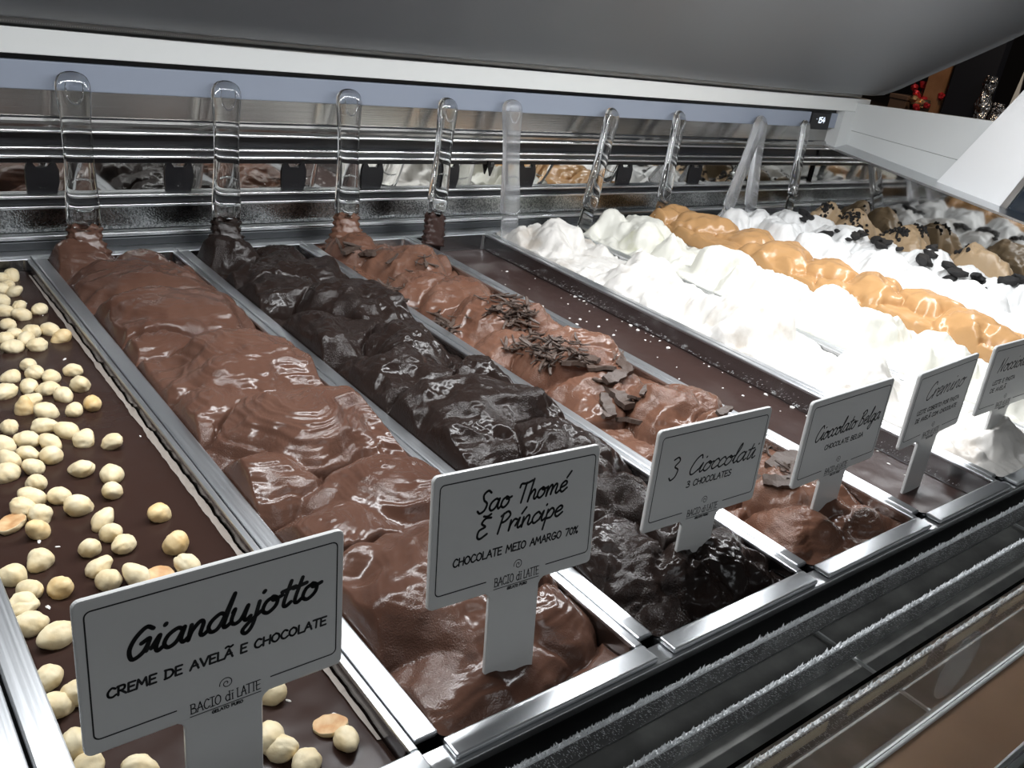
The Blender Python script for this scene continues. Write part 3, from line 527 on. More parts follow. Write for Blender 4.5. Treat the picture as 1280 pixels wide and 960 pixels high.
# ------------------------------------------------------------------ flavour signs
SIGN_W, SIGN_H = 110.0, 68.8
def make_sign(c, m3, stake, label, name_lines, desc_lines, w=1.25, dw=0.8):
    mw = Matrix(((m3[0][0], m3[0][1], m3[0][2], 0), (m3[1][0], m3[1][1], m3[1][2], 0), (m3[2][0], m3[2][1], m3[2][2], 0), (0, 0, 0, 1)))
    L = 0.0344 + stake + 0.022
    foot = Vector(c) - mw.to_3x3() @ Vector((0, 0, L))
    root = empty('flavour_sign', foot, label, 'sign', 'white flavour signs standing in the gelato')
    root.rotation_euler = mw.to_euler()
    up = Vector((0, 0, L))
    bm = bmesh.new()
    def lp(ins, y): return [(x / 1000, y, z / 1000 + L) for x, z in rrect(-55 + ins, 55 - ins, -34.4 + ins, 34.4 - ins, 3.2 - ins, 5)]
    loft(bm, [lp(.9, 0), lp(.25, .00035), lp(0, .0011), lp(0, .0022), lp(.5, .0028)], True, True)
    bmobj('board', bm, M['sign'], root)
    def st(ins, y):
        z1 = -33.5; z0 = -34.4 - stake * 1000 - 20; hw = 16.8 - ins
        pts = [(-hw, z0), (hw, z0), (hw, z1 - 4), (hw + 1.2, z1 - 1.8), (hw + 3.2, z1 - .6), (hw + 3.2, z1), (-hw - 3.2, z1), (-hw - 3.2, z1 - .6), (-hw - 1.2, z1 - 1.8), (-hw, z1 - 4)]
        return [(x / 1000, y, z / 1000 + L) for x, z in pts]
    bm = bmesh.new(); loft(bm, [st(.5, .0001), st(0, .0006), st(0, .0022), st(.4, .0027)], True, True); bmobj('stake', bm, M['sign'], root)
    def up_(S): return [[(x, z + L * 1000) for x, z in s] for s in S]
    r = rrect(-51.2, 51.6, -27.4, 29.4, 2.5, 5)
    # the line is broken above the stake for the logo
    i0 = min(range(len(r)), key=lambda i: (r[i][1] > -27, abs(r[i][0] - 49.1)))
    seq = r[i0:] + r[:i0]
    br = [(20.5, -27.4)] + [p for p in seq if not (p[1] < -27.3 and abs(p[0]) < 0.1)] + [(-20, -27.4)]
    ink('border_line', up_([br]), 0.62, M['ink'], root)
    S = []
    for t in name_lines: S += place(*t)
    ink('flavour_lettering', up_(S), w, M['ink'], root, label='black handwritten flavour name')
    S = []
    for t in desc_lines: S += place(*t)
    ink('description_lettering', up_(S), dw, M['ink'], root, label='small black hand-printed capitals')
    lg = place('BACIO', CAPS, -14.3, -1.2, -31.6, 4.6) + place('di', CAPS, 0.2, 4.4, -31.6, 4.6) + place('LATTE', CAPS, 5.4, 15.8, -31.6, 4.6)
    ink('logo', up_(lg), 0.5, M['ink'], root, serif=0.55)
    sp = [(1.0 + (0.3 + 0.27 * a) * math.cos(a - .6), -22.6 + (0.3 + 0.27 * a) * math.sin(a - .6)) for a in np.linspace(0, 10.2, 60)]
    lg = [[(-14.6, -33.0), (15.9, -33.0)], sp] + place('GELATO PURO', CAPS, -5.5, 8.0, -35.2, 1.4)
    ink('logo_mark', up_(lg), 0.42, M['ink'], root)
    return root
SG = [((0.0632, 0.0303, 0.0738), ((1, -.0077, .0037), (.0072, .9942, .1077), (-.0045, -.1077, .9942)), .0432),
      ((0.2193, 0.0328, 0.0827), ((.9984, -.0178, .0532), (.0073, .9815, .1914), (-.0556, -.1907, .9801)), .0621),
      ((0.3868, 0.0435, 0.0703), ((.9996, .0054, .0263), (-.0075, .9969, .0786), (-.0258, -.0788, .9966)), .040),
      ((0.5377, 0.0399, 0.0675), ((.9998, -.0135, -.0118), (.014, .999, .0425), (.0112, -.0427, .9990)), .0427),
      ((0.6916, 0.0444, 0.0644), ((.9988, -.0445, -.0187), (.0451, .9984, .034), (.0171, -.0348, .9992)), .0516),
      ((0.828, 0.0450, 0.0680), ((1, 0, 0), (0, .9984, .05), (0, -.05, .9984)), .042)]
make_sign(*SG[0], 'white sign standing among hazelnuts, longest single handwritten word', [('Giandujotto', SCRIPT, -38, 42, 3.2, 7.2, .25, 5.6)], [('CREME DE AVELÃ E CHOCOLATE', CAPS, -45.5, 47, -10.5, 4.0, .05)], 1.9, 1.0)
make_sign(*SG[1], 'white sign with two handwritten lines standing in the milk chocolate gelato', [('Sao Thomé', SCRIPT, -28.5, 31, 10.8, 5.6, .22, 12.2), ('E Príncipe', SCRIPT, -28.5, 29, -2.8, 5.6, .22, -1.2)], [('CHOCOLATE MEIO AMARGO 70%', CAPS, -41.5, 43, -14.2, 4.0, .05)], 1.3, .85)
make_sign(*SG[2], 'white sign beginning with the figure three, standing in almost black gelato', [('3', SCRIPT, -39.5, -31, .2, 7.4, .1), ('Cioccolati', SCRIPT, -22, 45, -.6, 6.6, .32, -1.0)], [('3 CHOCOLATES', CAPS, -21, 23.5, -9.3, 4.2, .05)], 1.15, .8)
make_sign(*SG[3], 'white sign standing in the gelato with chocolate shavings', [('Cioccolato Belga', SCRIPT, -41, 46, .4, 6.4, .32, 1.6)], [('CHOCOLATE BELGA', CAPS, -24, 28.5, -9.3, 3.8, .05)], 1.1, .75)
make_sign(*SG[4], 'white sign standing in the smooth level dark brown gelato', [('Cremino', SCRIPT, -33, 38, 6.5, 8.0, .32, 7.2)], [('LEITE COBERTO POR PASTA', CAPS, -39, 38.5, -5.6, 3.8, .05), ('DE AVELÃ COM CHOCOLATE', CAPS, -38, 38.5, -13.3, 3.8, .05)], 1.1, .75)
make_sign(*SG[5], 'white sign standing in the first white gelato, beyond the other signs', [('Nocciolino', SCRIPT, -36, 36, 6.5, 7.4, .32)], [('LEITE E PASTA', CAPS, -38, 8, -5.6, 3.8, .05), ('DE AVELÃ', CAPS, -38, -6, -13.3, 3.8, .05)], 1.1, .75)

# ------------------------------------------------------------------ black plates added for the spatulas' dark reflections in the mirror strip
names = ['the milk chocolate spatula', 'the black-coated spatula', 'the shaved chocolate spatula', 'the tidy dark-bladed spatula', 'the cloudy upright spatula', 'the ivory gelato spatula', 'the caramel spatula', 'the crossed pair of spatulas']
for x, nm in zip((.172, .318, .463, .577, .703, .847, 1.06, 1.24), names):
    rt = empty('clip', (x, .8055, .0548), 'black plate added for the dark reflection of ' + nm, 'clip', 'black plates for spatula reflections in the mirrored strip')
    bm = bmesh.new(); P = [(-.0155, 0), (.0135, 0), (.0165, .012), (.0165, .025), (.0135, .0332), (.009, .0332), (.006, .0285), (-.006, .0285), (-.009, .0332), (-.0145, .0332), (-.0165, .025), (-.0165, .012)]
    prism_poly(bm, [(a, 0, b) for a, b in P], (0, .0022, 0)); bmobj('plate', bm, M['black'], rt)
    bm = bmesh.new(); loft(bm, [[(.0055 * math.cos(t), -.0004 + .0011 * math.sin(b), .0095 + .0035 * math.sin(t) + .0011 * math.cos(b)) for b in np.linspace(0, 6.283, 8, endpoint=False)] for t in np.linspace(math.pi * 1.1, math.pi * 1.9, 9)], True, True); bmobj('lip', bm, M['acrylic'], rt, smooth=True)
hk = empty('hook', (.772, .803, .0955), 'small pointed black hook hanging over the mirrored strip', 'hook')
bm = bmesh.new(); prism_poly(bm, [(-.006, 0, 0), (.006, 0, 0), (.0055, 0, -.008), (.0, 0, -.024), (-.0055, 0, -.008)], (0, -.003, 0)); bmobj('blade', bm, M['black'], hk)
bm = bmesh.new(); add_box(bm, -.003, .003, -.0045, -.003, -.010, -.003, .0006); bmobj('tab', bm, M['dark_steel'], hk)

# ------------------------------------------------------------------ lit digits of the thermometer
o = ink('digits', place('154', {**CAPS, '1': (.4, [[(.1, .8), (.25, 1), (.22, 0)]]), '5': (.62, [[(.5, 1), (.1, 1), (.08, .55)], ['~', (.08, .55), (.4, .6), (.48, .3), (.3, 0), (.02, .1)]]), '4': (.66, [[(.35, 1), (.02, .35), (.6, .38)], [(.5, .7), (.42, 0)]])}, -9, 14, -4.5, 10.5, .1) + [[(-14.5, 2.5), (-14.4, 2.6)]], 1.15, M['digit'], None)
o.location = Vector((1.548, 0.7832, 0.180)); o.parent = dsp; o.location = o.location - Vector((1.548, 0.78575, 0.1625))

# ------------------------------------------------------------------ clear spatulas
def make_spatula(top, low, tip_ext, label, mat_, smear=None, smear_h=0.0, yaw=0.0, flare=1.0):
    top = Vector(top); low = Vector(low); ax = (top - low).normalized(); tip = low - ax * tip_ext
    nrm = Vector((math.sin(yaw), -math.cos(yaw), 0)); nrm = (nrm - ax * nrm.dot(ax)).normalized(); rt = nrm.cross(ax) * -1
    if rt.x < 0: rt = -rt
    mw = Matrix(((rt.x, -nrm.x, ax.x, 0), (rt.y, -nrm.y, ax.y, 0), (rt.z, -nrm.z, ax.z, 0), (0, 0, 0, 1)))
    root = empty('gelato_spatula', tip, label, 'spatula', 'clear spatulas leaning on the back of the case'); root.rotation_euler = mw.to_euler()
    Lh = (top - tip).length; z0 = tip_ext
    def sec(w, t, z, n=24, e=0.75, yo=0.0):
        return [(math.copysign(abs(math.cos(a)) ** e, math.cos(a)) * w / 2, yo + math.copysign(abs(math.sin(a)) ** e, math.sin(a)) * t / 2, z) for a in np.linspace(0, 2 * math.pi, n, endpoint=False)]
    H_ = Lh - z0
    prof = [(0, .020, .006), (.012, .030, .009), (.03, .0335, .0105), (.10, .0345, .012), (.18, .0335, .013), (.32, .031, .0125), (.5, .029, .012), (.68, .0298, .012), (.80, .0325, .0125), (.88, .0345, .0125), (.93, .0335, .012), (.965, .0285, .0105), (.985, .0215, .0085), (.997, .011, .005), (1.0, .003, .002)]
    bm = bmesh.new(); loft(bm, [sec(w, t, z0 + f * H_) for f, w, t in prof], True, True); bmobj('handle', bm, mat_, root, smooth=True)
    # blade
    bp = [(0, .030, .0015), (.3, .0335, .0022), (.75, .0325, .0035), (.97, .028, .005)]
    bm = bmesh.new(); loft(bm, [sec(w, t, f * z0 - .0003, 20, .55) for f, w, t in bp], True, True); bmobj('blade', bm, mat_, root, smooth=True)
    # thumb rest: two raised crescents near the foot of the handle
    def crescent(zc, a0, a1, ww, hh):
        bm = bmesh.new(); loops = []
        for a in np.linspace(a0, a1, 15):
            f_ = math.sin((a - a0) / (a1 - a0) * math.pi) ** .5 * .0011 + .0001
            cx, cz = ww * math.cos(a), zc + hh * math.sin(a); dx, dz = math.cos(a), math.sin(a)
            loops.append([(cx + dx * f_ * math.cos(b), -.0058 + f_ * math.sin(b), cz + dz * f_ * math.cos(b)) for b in np.linspace(0, 2 * math.pi, 8, endpoint=False)])
        loft(bm, loops, True, True); return bm
    bmobj('thumb_ridge', crescent(z0 + .30 * H_, .3, math.pi - .3, .011, .006), mat_, root, smooth=True)
    bmobj('thumb_ridge', crescent(z0 + .17 * H_, math.pi + .3, 2 * math.pi - .3, .011, .006), mat_, root, smooth=True)
    bmobj('collar_ridge', crescent(z0 + .055 * H_, math.pi + .15, 2 * math.pi - .15, .0145, .008), mat_, root, smooth=True)
    bmobj('hang_dimple', crescent(z0 + .90 * H_, math.pi * .9, math.pi * 2.1, .0085, .016), mat_, root, smooth=True)
    S = [[(z, x) for x, z in s] for s in place('BACIO DI LATTE', CAPS, 0, 62, -2.0, 4.2)]
    S = [[(-a, (z0 + .34 * H_) * 1000 + b) for a, b in s] for s in S]
    ink('embossed_lettering', S, .45, mat_, root, y=-.00635)
    if smear:
        bm = bmesh.new(); loops = []
        for i, f_ in enumerate(np.linspace(0, 1, 22)):
            z = .006 + f_ * (z0 + smear_h - .006); base = .016 + .014 * flare * (1 - f_) ** 2.2 + .0016 * math.sin(i * 1.7); tt = .007 + .020 * flare * (1 - f_) ** 2.0
            L_ = []
            for j, (px, py, _) in enumerate(sec(1, 1, 0, 36, .8)):
                nz_ = 1 + .14 * float(fbm(np.array(px * 3.0 + z * 60), np.array(py * 3.0 + i * .22), 3, 5)) + .06 * math.sin(j * 1.9 + i * .5)
                edge = .0035 * math.sin(j * .9) if i == 21 else 0
                L_.append((px * 2 * base * nz_, py * 2 * tt * nz_ + .0005, z + edge))
            loops.append(L_)
        loft(bm, loops, True, True); bmobj('gelato_smear', bm, smear, root, smooth=True, label='gelato clinging to the blade')
    return root
A_, HZ = M['acrylic'], M['hazy_acrylic']
make_spatula((.199, .7765, .188), (.196, .742, .030), .045, 'clear spatula standing in the swirled milk chocolate gelato', A_, M['milk_choc'], .006)
make_spatula((.361, .7765, .188), (.350, .742, .032), .045, 'clear spatula caked with almost black gelato at its foot', A_, M['dark_choc'], .006)
make_spatula((.517, .7765, .187), (.507, .742, .034), .045, 'clear spatula standing in the gelato with chocolate shavings', A_, M['three_choc'], .004)
make_spatula((.667, .7765, .183), (.640, .738, .038), .050, 'clear spatula with a tidy dark coated blade in the level brown gelato', A_, M['belga'], -.003, yaw=.15, flare=.12)
make_spatula((.775, .7765, .186), (.772, .742, .030), .040, 'cloudy upright spatula standing at the edge of the first white gelato', HZ)
make_spatula((.978, .7765, .181), (.921, .735, .036), .045, 'tilted clear spatula standing in the ivory gelato', A_, yaw=.1)
make_spatula((1.133, .7765, .183), (1.087, .735, .042), .045, 'tilted clear spatula standing in the caramel gelato', A_, yaw=.1)
make_spatula((1.330, .760, .181), (1.236, .716, .030), .030, 'strongly tilted spatula crossing in front of another over the plain white gelato', HZ, yaw=.1)
make_spatula((1.352, .7765, .183), (1.312, .725, .030), .045, 'cloudy spatula behind the strongly tilted one in the plain white gelato', HZ)
make_spatula((1.492, .7765, .179), (1.450, .738, .046), .045, 'clear spatula beneath the lit thermometer in the cookie gelato', A_, yaw=.1)

# ------------------------------------------------------------------ hazelnuts
NUTS = [(1206,7284),(1108,7212),(1124,7022),(1042,6891),(1130,6810),(985,6599),(1096,6418),(950,6311),(1075,6179),(1243,6284),(914,5967),(917,5757),(824,5652),(981,5612),(1054,5750),(857,5464),(1038,5442),(1209,5752),(1264,5572),(879,5048),(717,4864),(891,4884),(985,4760),(798,4639),(922,4551),(1168,4833),(1148,4547),(618,4597),(989,4409),(749,4379),(689,4275),(816,4154),(1000,4126),(1144,4184),(532,4008),(740,3941),(874,3803),(938,3638),(1103,3537),(604,3776),(728,3677),(442,3740),(559,3583),(692,3490),(437,3530),(557,3375),(393,3366),(821,3240),(972,3091),(917,2890),(522,3164),(468,3000),(613,2952),(684,2788),(390,2901),(460,2781),(299,2781),(413,2619),(765,2568),(770,2412),(805,2266),(625,2307),(1097,2501),(1070,2132),(354,2309),(613,2099),(633,1958),(781,1919),(881,1879),(1059,1898),(193,2225),(387,2005),(246,2053),(184,1943),(179,1909),(181,1764),(286,1615),(167,1318),(158,1118),(174,835),(263,1149),(363,567),(183,678),(1052,721),(1217,386),(1237,264),(925,454),(947,361),(1007,220)]
HALF = {56: 'split hazelnut half lying beside a toasted nut at the pan edge', 68: 'long split hazelnut half lying just behind the top edge of the hazelnut sign', 84: 'split hazelnut half with a toasted face beside the stake of the hazelnut sign'}
TOAST = {57, 18, 33, 63, 62, 71, 30}
nrng = np.random.RandomState(4)
def nut_mesh(seed, m, half=False):
    rg = np.random.RandomState(seed); bm = bmesh.new(); bmesh.ops.create_icosphere(bm, subdivisions=4, radius=1.0)
    pk = rg.uniform(.05, .22); fl = rg.uniform(.80, .98); el = rg.uniform(1.0, 1.22)
    for v in bm.verts:
        d = v.co.normalized(); az = math.atan2(d.y, d.x)
        r = 1 + pk * max(0, d.x) ** 6 + .05 * math.sin(az * 3 + seed) * (1 - d.z * d.z) + .07 * float(fbm(np.array(d.x * 1.7 + seed * 3.1), np.array(d.y * 1.7 + d.z * 1.3), 2, seed)) - .05 * math.exp(-((d.y + .15 * d.z) / .10) ** 2) * (seed % 3 == 0)
        v.co = Vector((d.x * r * el, d.y * r, d.z * r * fl))
        if half and v.co.z > .12: v.co.z = .12 - .10 * math.exp(-(v.co.x ** 2 / .3 + v.co.y ** 2 / .12))
    bmesh.ops.scale(bm, vec=(.0076, .0071, .0071), verts=bm.verts)
    me = bpy.data.meshes.new('hazelnut'); bm.to_mesh(me); bm.free(); me.polygons.foreach_set('use_smooth', np.ones(len(me.polygons), dtype=bool)); me.materials.append(m)
    if half:
        me.materials.append(M['nut_core'])
        for p in me.polygons:
            if p.normal.z > .5 and abs(p.center.z) < .0012: p.material_index = 1
    return me
protos = [nut_mesh(i, M['nut']) for i in range(9)]; toast = [nut_mesh(20 + i, M['toasted_nut']) for i in range(3)]; halves = [nut_mesh(40 + i, M['nut'], True) for i in range(3)]
first = bpy.data.objects.new('hazelnut', protos[0]); hcount = 0
for i, (x, y) in enumerate(NUTS):
    o = first if i == 0 else first.copy(); COL.objects.link(o)
    s = nrng.uniform(.86, 1.08); z = -.0125 + .0032
    if i in HALF:
        o.data = halves[hcount % 3]; hcount += 1; lab = HALF[i]; o.rotation_euler = (nrng.uniform(-.2, .2), nrng.uniform(-.2, .2), nrng.uniform(0, 6.28)); z = -.0100
        if i == 68: s = 1.15
    elif i in TOAST: o.data = toast[i % 3]; lab = 'golden toasted hazelnut among the paler hazelnuts'; o.rotation_euler = nrng.uniform(0, 6.28, 3)
    else: o.data = protos[i % 9]; lab = 'pale blanched hazelnut resting on the level dark chocolate gelato'; o.rotation_euler = (nrng.uniform(-.7, .7) + (3.14 if i % 2 else 0), nrng.uniform(-.7, .7), nrng.uniform(0, 6.28))
    o.location = (x / 1e4, y / 1e4, z); o.scale = (s, s, s)
    o['label'] = lab; o['category'] = 'hazelnut'; o['group'] = 'golden toasted hazelnuts' if i in TOAST else 'hazelnuts scattered on the chocolate gelato'
# dried film along the pan walls above the hazelnut gelato
root = [o for o in bpy.data.objects if o.name == 'gelato_pan'][0]
V = []; F = []; x_ = PANS[0][1] - .0015; ys = np.linspace(.02, .735, 420)
for i, y in enumerate(ys):
    d = .0020 + .0022 * float(fbm(np.array(y * 45), np.array(.3), 4, 2)) + .0016 * math.exp(-((y - .30) / .10) ** 2); d *= min(1, (y - .02) / .04) * min(1, (.735 - y) / .15)
    V += [(x_, y, -.0125 + max(.0001, d) + .0002), (x_ - .0016 - max(0, d) * .4, y, -.0118)]
    if i: b = 2 * i; F.append([b - 2, b - 1, b + 1, b])
n0 = len(V); V += [(x - .0006, y, z + .0002) for x, y, z in V]
F += [[a + n0 for a in f][::-1] for f in F]
o = mobj('dried_film', V, F, M['film'], root, label='pale dried cream along the pan wall'); o.location = -Vector(root.location)

# ------------------------------------------------------------------ chocolate shavings
srng = np.random.RandomState(9)
def shaving_mesh(seed, chunk):
    rg = np.random.RandomState(seed); bm = bmesh.new(); n = 9; L = 1.0; w = rg.uniform(.26, .42) if chunk else rg.uniform(.07, .16); cv = rg.uniform(-.45, .45) if not chunk else rg.uniform(-.10, .10); th = .13 if chunk else .045
    loops = []
    for i in range(n):
        t = i / (n - 1) - .5; ww = w * (1 - .35 * abs(2 * t) ** 4) * (1 + .18 * math.sin(seed + i * 2.3)); zz = cv * t * t + .02 * math.sin(seed * 1.3 + i); tw = .5 * t * math.sin(seed * 2.1)
        c, s = math.cos(tw), math.sin(tw)
        pts = [(-ww / 2, -th / 2), (0, -th / 2 - .03), (ww / 2, -th / 2), (ww / 2, th / 2), (0, th / 2 + .02 * math.sin(i)), (-ww / 2, th / 2)]
        loops.append([(t * L, a * c - b * s + .05 * math.sin(seed + t * 3), zz + a * s + b * c) for a, b in pts])
    loft(bm, loops, True, True); bmesh.ops.recalc_face_normals(bm, faces=bm.faces)
    me = bpy.data.meshes.new('chocolate_shaving'); bm.to_mesh(me); bm.free(); me.materials.append(M['shaving']); return me
thin = [shaving_mesh(i + 1, False) for i in range(8)]; chunk = [shaving_mesh(i + 50, True) for i in range(5)]
first = bpy.data.objects.new('chocolate_shaving', thin[0]); ns = 0
SH = [(4690,5903),(4699,6399),(4686,5675),(4691,5918),(4687,5759),(4690,5832),(4667,5303),(4686,5594),(4698,6198),(4693,5813),(4688,5626),(4688,5990),(4688,5740),(4684,5855),(4679,5776),(4698,5787),(4690,5603),(4694,5834),(4672,5125),(4668,5141),(4738,5115),(4687,5413),(4673,5026),(4684,5714),(4667,5280),(4675,5430),(4671,4459),(4793,4704),(4794,4781),(4677,4567),(4842,4791),(4757,4469),(4683,4424),(4809,4954),(4806,4631),(4794,4775),(4870,4887),(4795,4806),(4883,4942),(4692,4526),(5137,4474),(5288,4220),(5267,4190),(5377,4351),(5187,4263),(5194,4255),(5453,4181),(5481,4227),(5331,4298),(5323,4446),(5284,4378),(5129,4379),(5390,4255),(5499,4148),(5523,4275),(5090,4340),(5326,4198),(5336,4175),(5243,4240),(5198,4209),(5049,4327),(5235,4339),(5305,4243),(5178,4331),(5347,4189),(5271,4080),(5074,3498),(5244,4151),(5182,4149),(5460,4148),(5218,4155),(5462,4136),(5419,4236),(5298,4124),(5346,4039),(5319,4242),(5442,4135),(5380,4071),(5413,4053),(5397,3311),(4946,3158),(4901,3216),(5005,3256),(5292,3104),(4930,3205),(4978,3566),(5170,3172),(4864,3355),(5033,3159),(5200,3193),(4924,3277),(4917,3178),(5283,3089),(5096,3235),(5190,3199),(5118,3317),(4881,3191),(5019,3545),(4927,3170),(5313,3181),(4924,3275),(4881,3345),(4994,3324),(4918,3297),(5412,3920),(5142,3113),(4966,3275),(5113,3221),(4847,3249),(4915,3424),(4929,3341),(4937,3216),(5267,3122),(5049,3292),(5019,3280),(4957,3194),(5051,3233),(4892,3311),(5054,3272),(4890,3231),(4955,3631),(4837,3691),(4991,3586),(5036,3672),(5090,3769),(4821,3723),(5136,3758),(4957,3732),(4921,3693),(4875,3771),(5229,3080),(5219,3099),(5304,3135),(5291,3079),(5114,3132),(5086,3182),(5192,3117),(5281,3096),(4834,6919),(5115,6744),(4895,6878),(4830,6862),(4972,6765),(5063,6776),(4887,6872),(4776,7040),(5394,6057),(5431,6135),(5434,5988),(5344,6075),(5117,6343),(4990,5774),(5359,6164),(5766,3056),(5791,3064),(5796,3024),(5888,3032),(5677,3033),(5941,1364),(5909,1263),(5903,1141),(5912,1307),(5317,757),(5367,688),(5354,728),(5286,738),(5299,683)]
BG = [(5151,2699,24),(5371,2629,22),(5055,2353,34),(5154,2527,26),(5145,2218,18),(4885,2253,22),(5015,2145,26),(4904,2312,24),(5032,2598,12),(5205,2198,14),(4980,6783,30),(4853,6860,28),(5494,833,34),(5152,654,24),(5122,877,26),(5579,1594,20),(5213,3091,30),(5373,3103,22)]
def add_shaving(x, y, big, size, rot=None):
    global ns
    ix0, ix1, iy0, iy1 = PANS[3]; x = min(max(x, ix0 + .008), ix1 - .008); y = min(max(y, iy0 + .01), iy1 - .012)
    o = first if ns == 0 else first.copy(); COL.objects.link(o); ns += 1
    o.data = chunk[ns % 5] if big else thin[ns % 8]
    o.location = (x, y, height(3, x, y) + (.0012 if not big else .0016)); o.scale = (size,) * 3
    o.rotation_euler = (srng.uniform(-.5, .5), srng.uniform(-.35, .35), rot if rot is not None else srng.uniform(0, 6.28))
    o['label'] = 'thick shard of dark chocolate lying on the brown gelato' if big else 'thin dark chocolate shaving in the piles on the brown gelato'
    o['category'] = 'chocolate shaving'; o['group'] = 'thick chocolate shards' if big else 'thin chocolate shavings'
for i, (x, y) in enumerate(SH):
    add_shaving(x / 1e4, y / 1e4, False, srng.uniform(.014, .030))
    if i < 112: add_shaving(x / 1e4 + srng.normal(0, .007), y / 1e4 + srng.normal(0, .008), False, srng.uniform(.008, .020))
for x, y, q in BG: add_shaving(x / 1e4, y / 1e4, True, q * .0011)

# ------------------------------------------------------------------ cookie pieces, grounds and crumbs
def chunk_mesh(seed, nm, m, flat_=.45):
    rg = np.random.RandomState(seed); bm = bmesh.new(); bmesh.ops.create_icosphere(bm, subdivisions=2, radius=1.0)
    for v in bm.verts:
        d = v.co.normalized(); r = 1 + .35 * float(fbm(np.array(d.x * 1.6 + seed), np.array(d.y * 1.6 + d.z), 3, seed)); v.co = Vector((d.x * r, d.y * r * .75, d.z * r * flat_))
    me = bpy.data.meshes.new(nm); bm.to_mesh(me); bm.free(); me.materials.append(m); return me
cm = [chunk_mesh(i, 'cookie_piece', M['cookie']) for i in range(6)]
CK = [(x / 1e4, y / 1e4, q * .001) for x, y, q in [(14154,6795,14),(14169,6683,12),(13807,6061,17),(13890,5887,7),(13822,5596,7),(14252,5654,14),(14056,5205,16),(13899,5043,14),(14032,5026,12),(14211,4874,8),(14458,4446,10),(14087,4266,12),(13688,4153,17),(13889,4132,9),(13982,3847,16),(13913,3692,16),(13816,3722,13),(14140,3459,15),(13885,3356,13),(13702,3109,9),(13847,2871,16),(14094,2836,14),(14008,5607,12),(13920,6617,9),(14145,3416,12),(13983,3466,11),(14317,4341,9)]]
first = bpy.data.objects.new('cookie_piece', cm[0])
for i, (x, y, s) in enumerate(CK):
    o = first if i == 0 else first.copy(); COL.objects.link(o); o.data = cm[i % 6]; o.scale = (s, s, s); o.location = (x, y, height(9, x, y) + .2 * s); o.rotation_euler = (srng.uniform(-.5, .5), srng.uniform(-.5, .5), srng.uniform(0, 6.28))
    o['label'] = 'black cookie piece pressed into the snow white gelato'; o['category'] = 'cookie piece'; o['group'] = 'cookie pieces on the white gelato'
gm = [chunk_mesh(i + 30, 'cookie_crumb', M['cookie'], .5) for i in range(4)]
first = bpy.data.objects.new('cookie_crumb', gm[0]); q = 0
CF = [(15261,7033),(15220,7078),(15262,7073),(15352,6981),(15259,7046),(15314,7011),(15298,7047),(15260,7081),(15271,7164),(15233,7146),(15265,7070),(15287,7079),(15265,7057),(15304,7039),(15374,6720),(15493,6861),(15349,6578),(15308,6531),(15342,6512),(15413,6697),(15402,6716),(15356,6656),(15580,6911),(15376,6427),(15286,6492),(15363,6430),(15331,6435),(15292,6489),(15325,6463),(15279,6465),(15376,6430),(15323,6383),(15266,6484),(15242,6455),(15295,6463),(15228,6280),(15245,6296),(15438,6233),(15099,6487),(15222,6262),(15228,6278),(15247,6227),(15221,6297),(15416,6195),(15157,6266),(15293,6239),(15158,6312),(15230,6344),(15161,6335),(15404,5647),(15341,5775),(15317,5656),(15331,5599),(15504,5779),(15339,5752),(15277,5556),(15518,5795),(15390,5685),(15237,5428),(15312,5545),(15254,5486),(15242,5502),(15245,5457),(15291,5471),(15455,5678),(15251,5461),(15324,5479),(15239,5399),(15296,5491),(15248,5468),(15361,5478),(15261,5356),(15205,5373),(15278,5341),(15232,5347),(15230,5394),(15332,5389),(15232,5330),(15286,5370),(15300,4335),(15356,4436),(15404,4397),(15147,4153),(15339,4281),(15372,4374),(15553,5279),(15585,5278),(15650,5395),(15604,5248),(15511,5198),(15761,5263),(15772,5202),(15543,5208),(15753,5230),(15544,5219)]
for x, y in CF:
    for i in range(2):
        x_, y_ = x / 1e4 + i * srng.normal(0, .004), y / 1e4 + i * srng.normal(0, .004); x_ = min(max(x_, 1.512), 1.588); s = srng.uniform(.002, .005)
        o = first if q == 0 else first.copy(); COL.objects.link(o); o.data = gm[q % 4]; q += 1; o.scale = (s, s, s); o.location = (x_, y_, height(10, x_, y_) + .2 * s); o.rotation_euler = srng.uniform(0, 6.28, 3)
        o['label'] = 'small black crumb sprinkled on the beige coffee gelato'; o['category'] = 'crumb'; o['group'] = 'black crumbs on the coffee gelato'
CR = [(.6561,.5642),(.7292,.6183),(.6907,.5833),(.6679,.6056),(.7345,.5505),(.7329,.5318),(.734,.5418),(.7343,.5246),(.7305,.5154),(.7326,.5033),(.7164,.4941),(.7161,.4622),(.6722,.4817),(.6829,.4744),(.6676,.4636),(.6856,.4659),(.6883,.4473),(.6995,.429),(.6857,.4186),(.6662,.4367),(.6557,.3998),(.7330,.4525),(.7335,.438),(.7304,.4225),(.7328,.4113),(.7331,.3995),(.7129,.3932),(.7159,.3875),(.7327,.4027),(.723,.3664),(.7307,.3861),(.7068,.5243),(.7135,.5452),(.6651,.5256),(.6684,.2985),(.6898,.351),(.7236,.3663),(.6912,.323),(.698,.2625),(.7044,.2407),(.7329,.3191),(.7333,.2924),(.7322,.2527),(.7313,.2315),(.7141,.1996),(.7315,.3107),(.645,.69),(.655,.685),(.64,.70),(.70,.655),(.705,.65),(.735,.20),(.733,.18),(.734,.10),(.72,.08),(.715,.06)]
wm = [chunk_mesh(i + 60, 'white_crumb', M['crumb'], .4) for i in range(4)]
first = bpy.data.objects.new('white_crumb', wm[0])
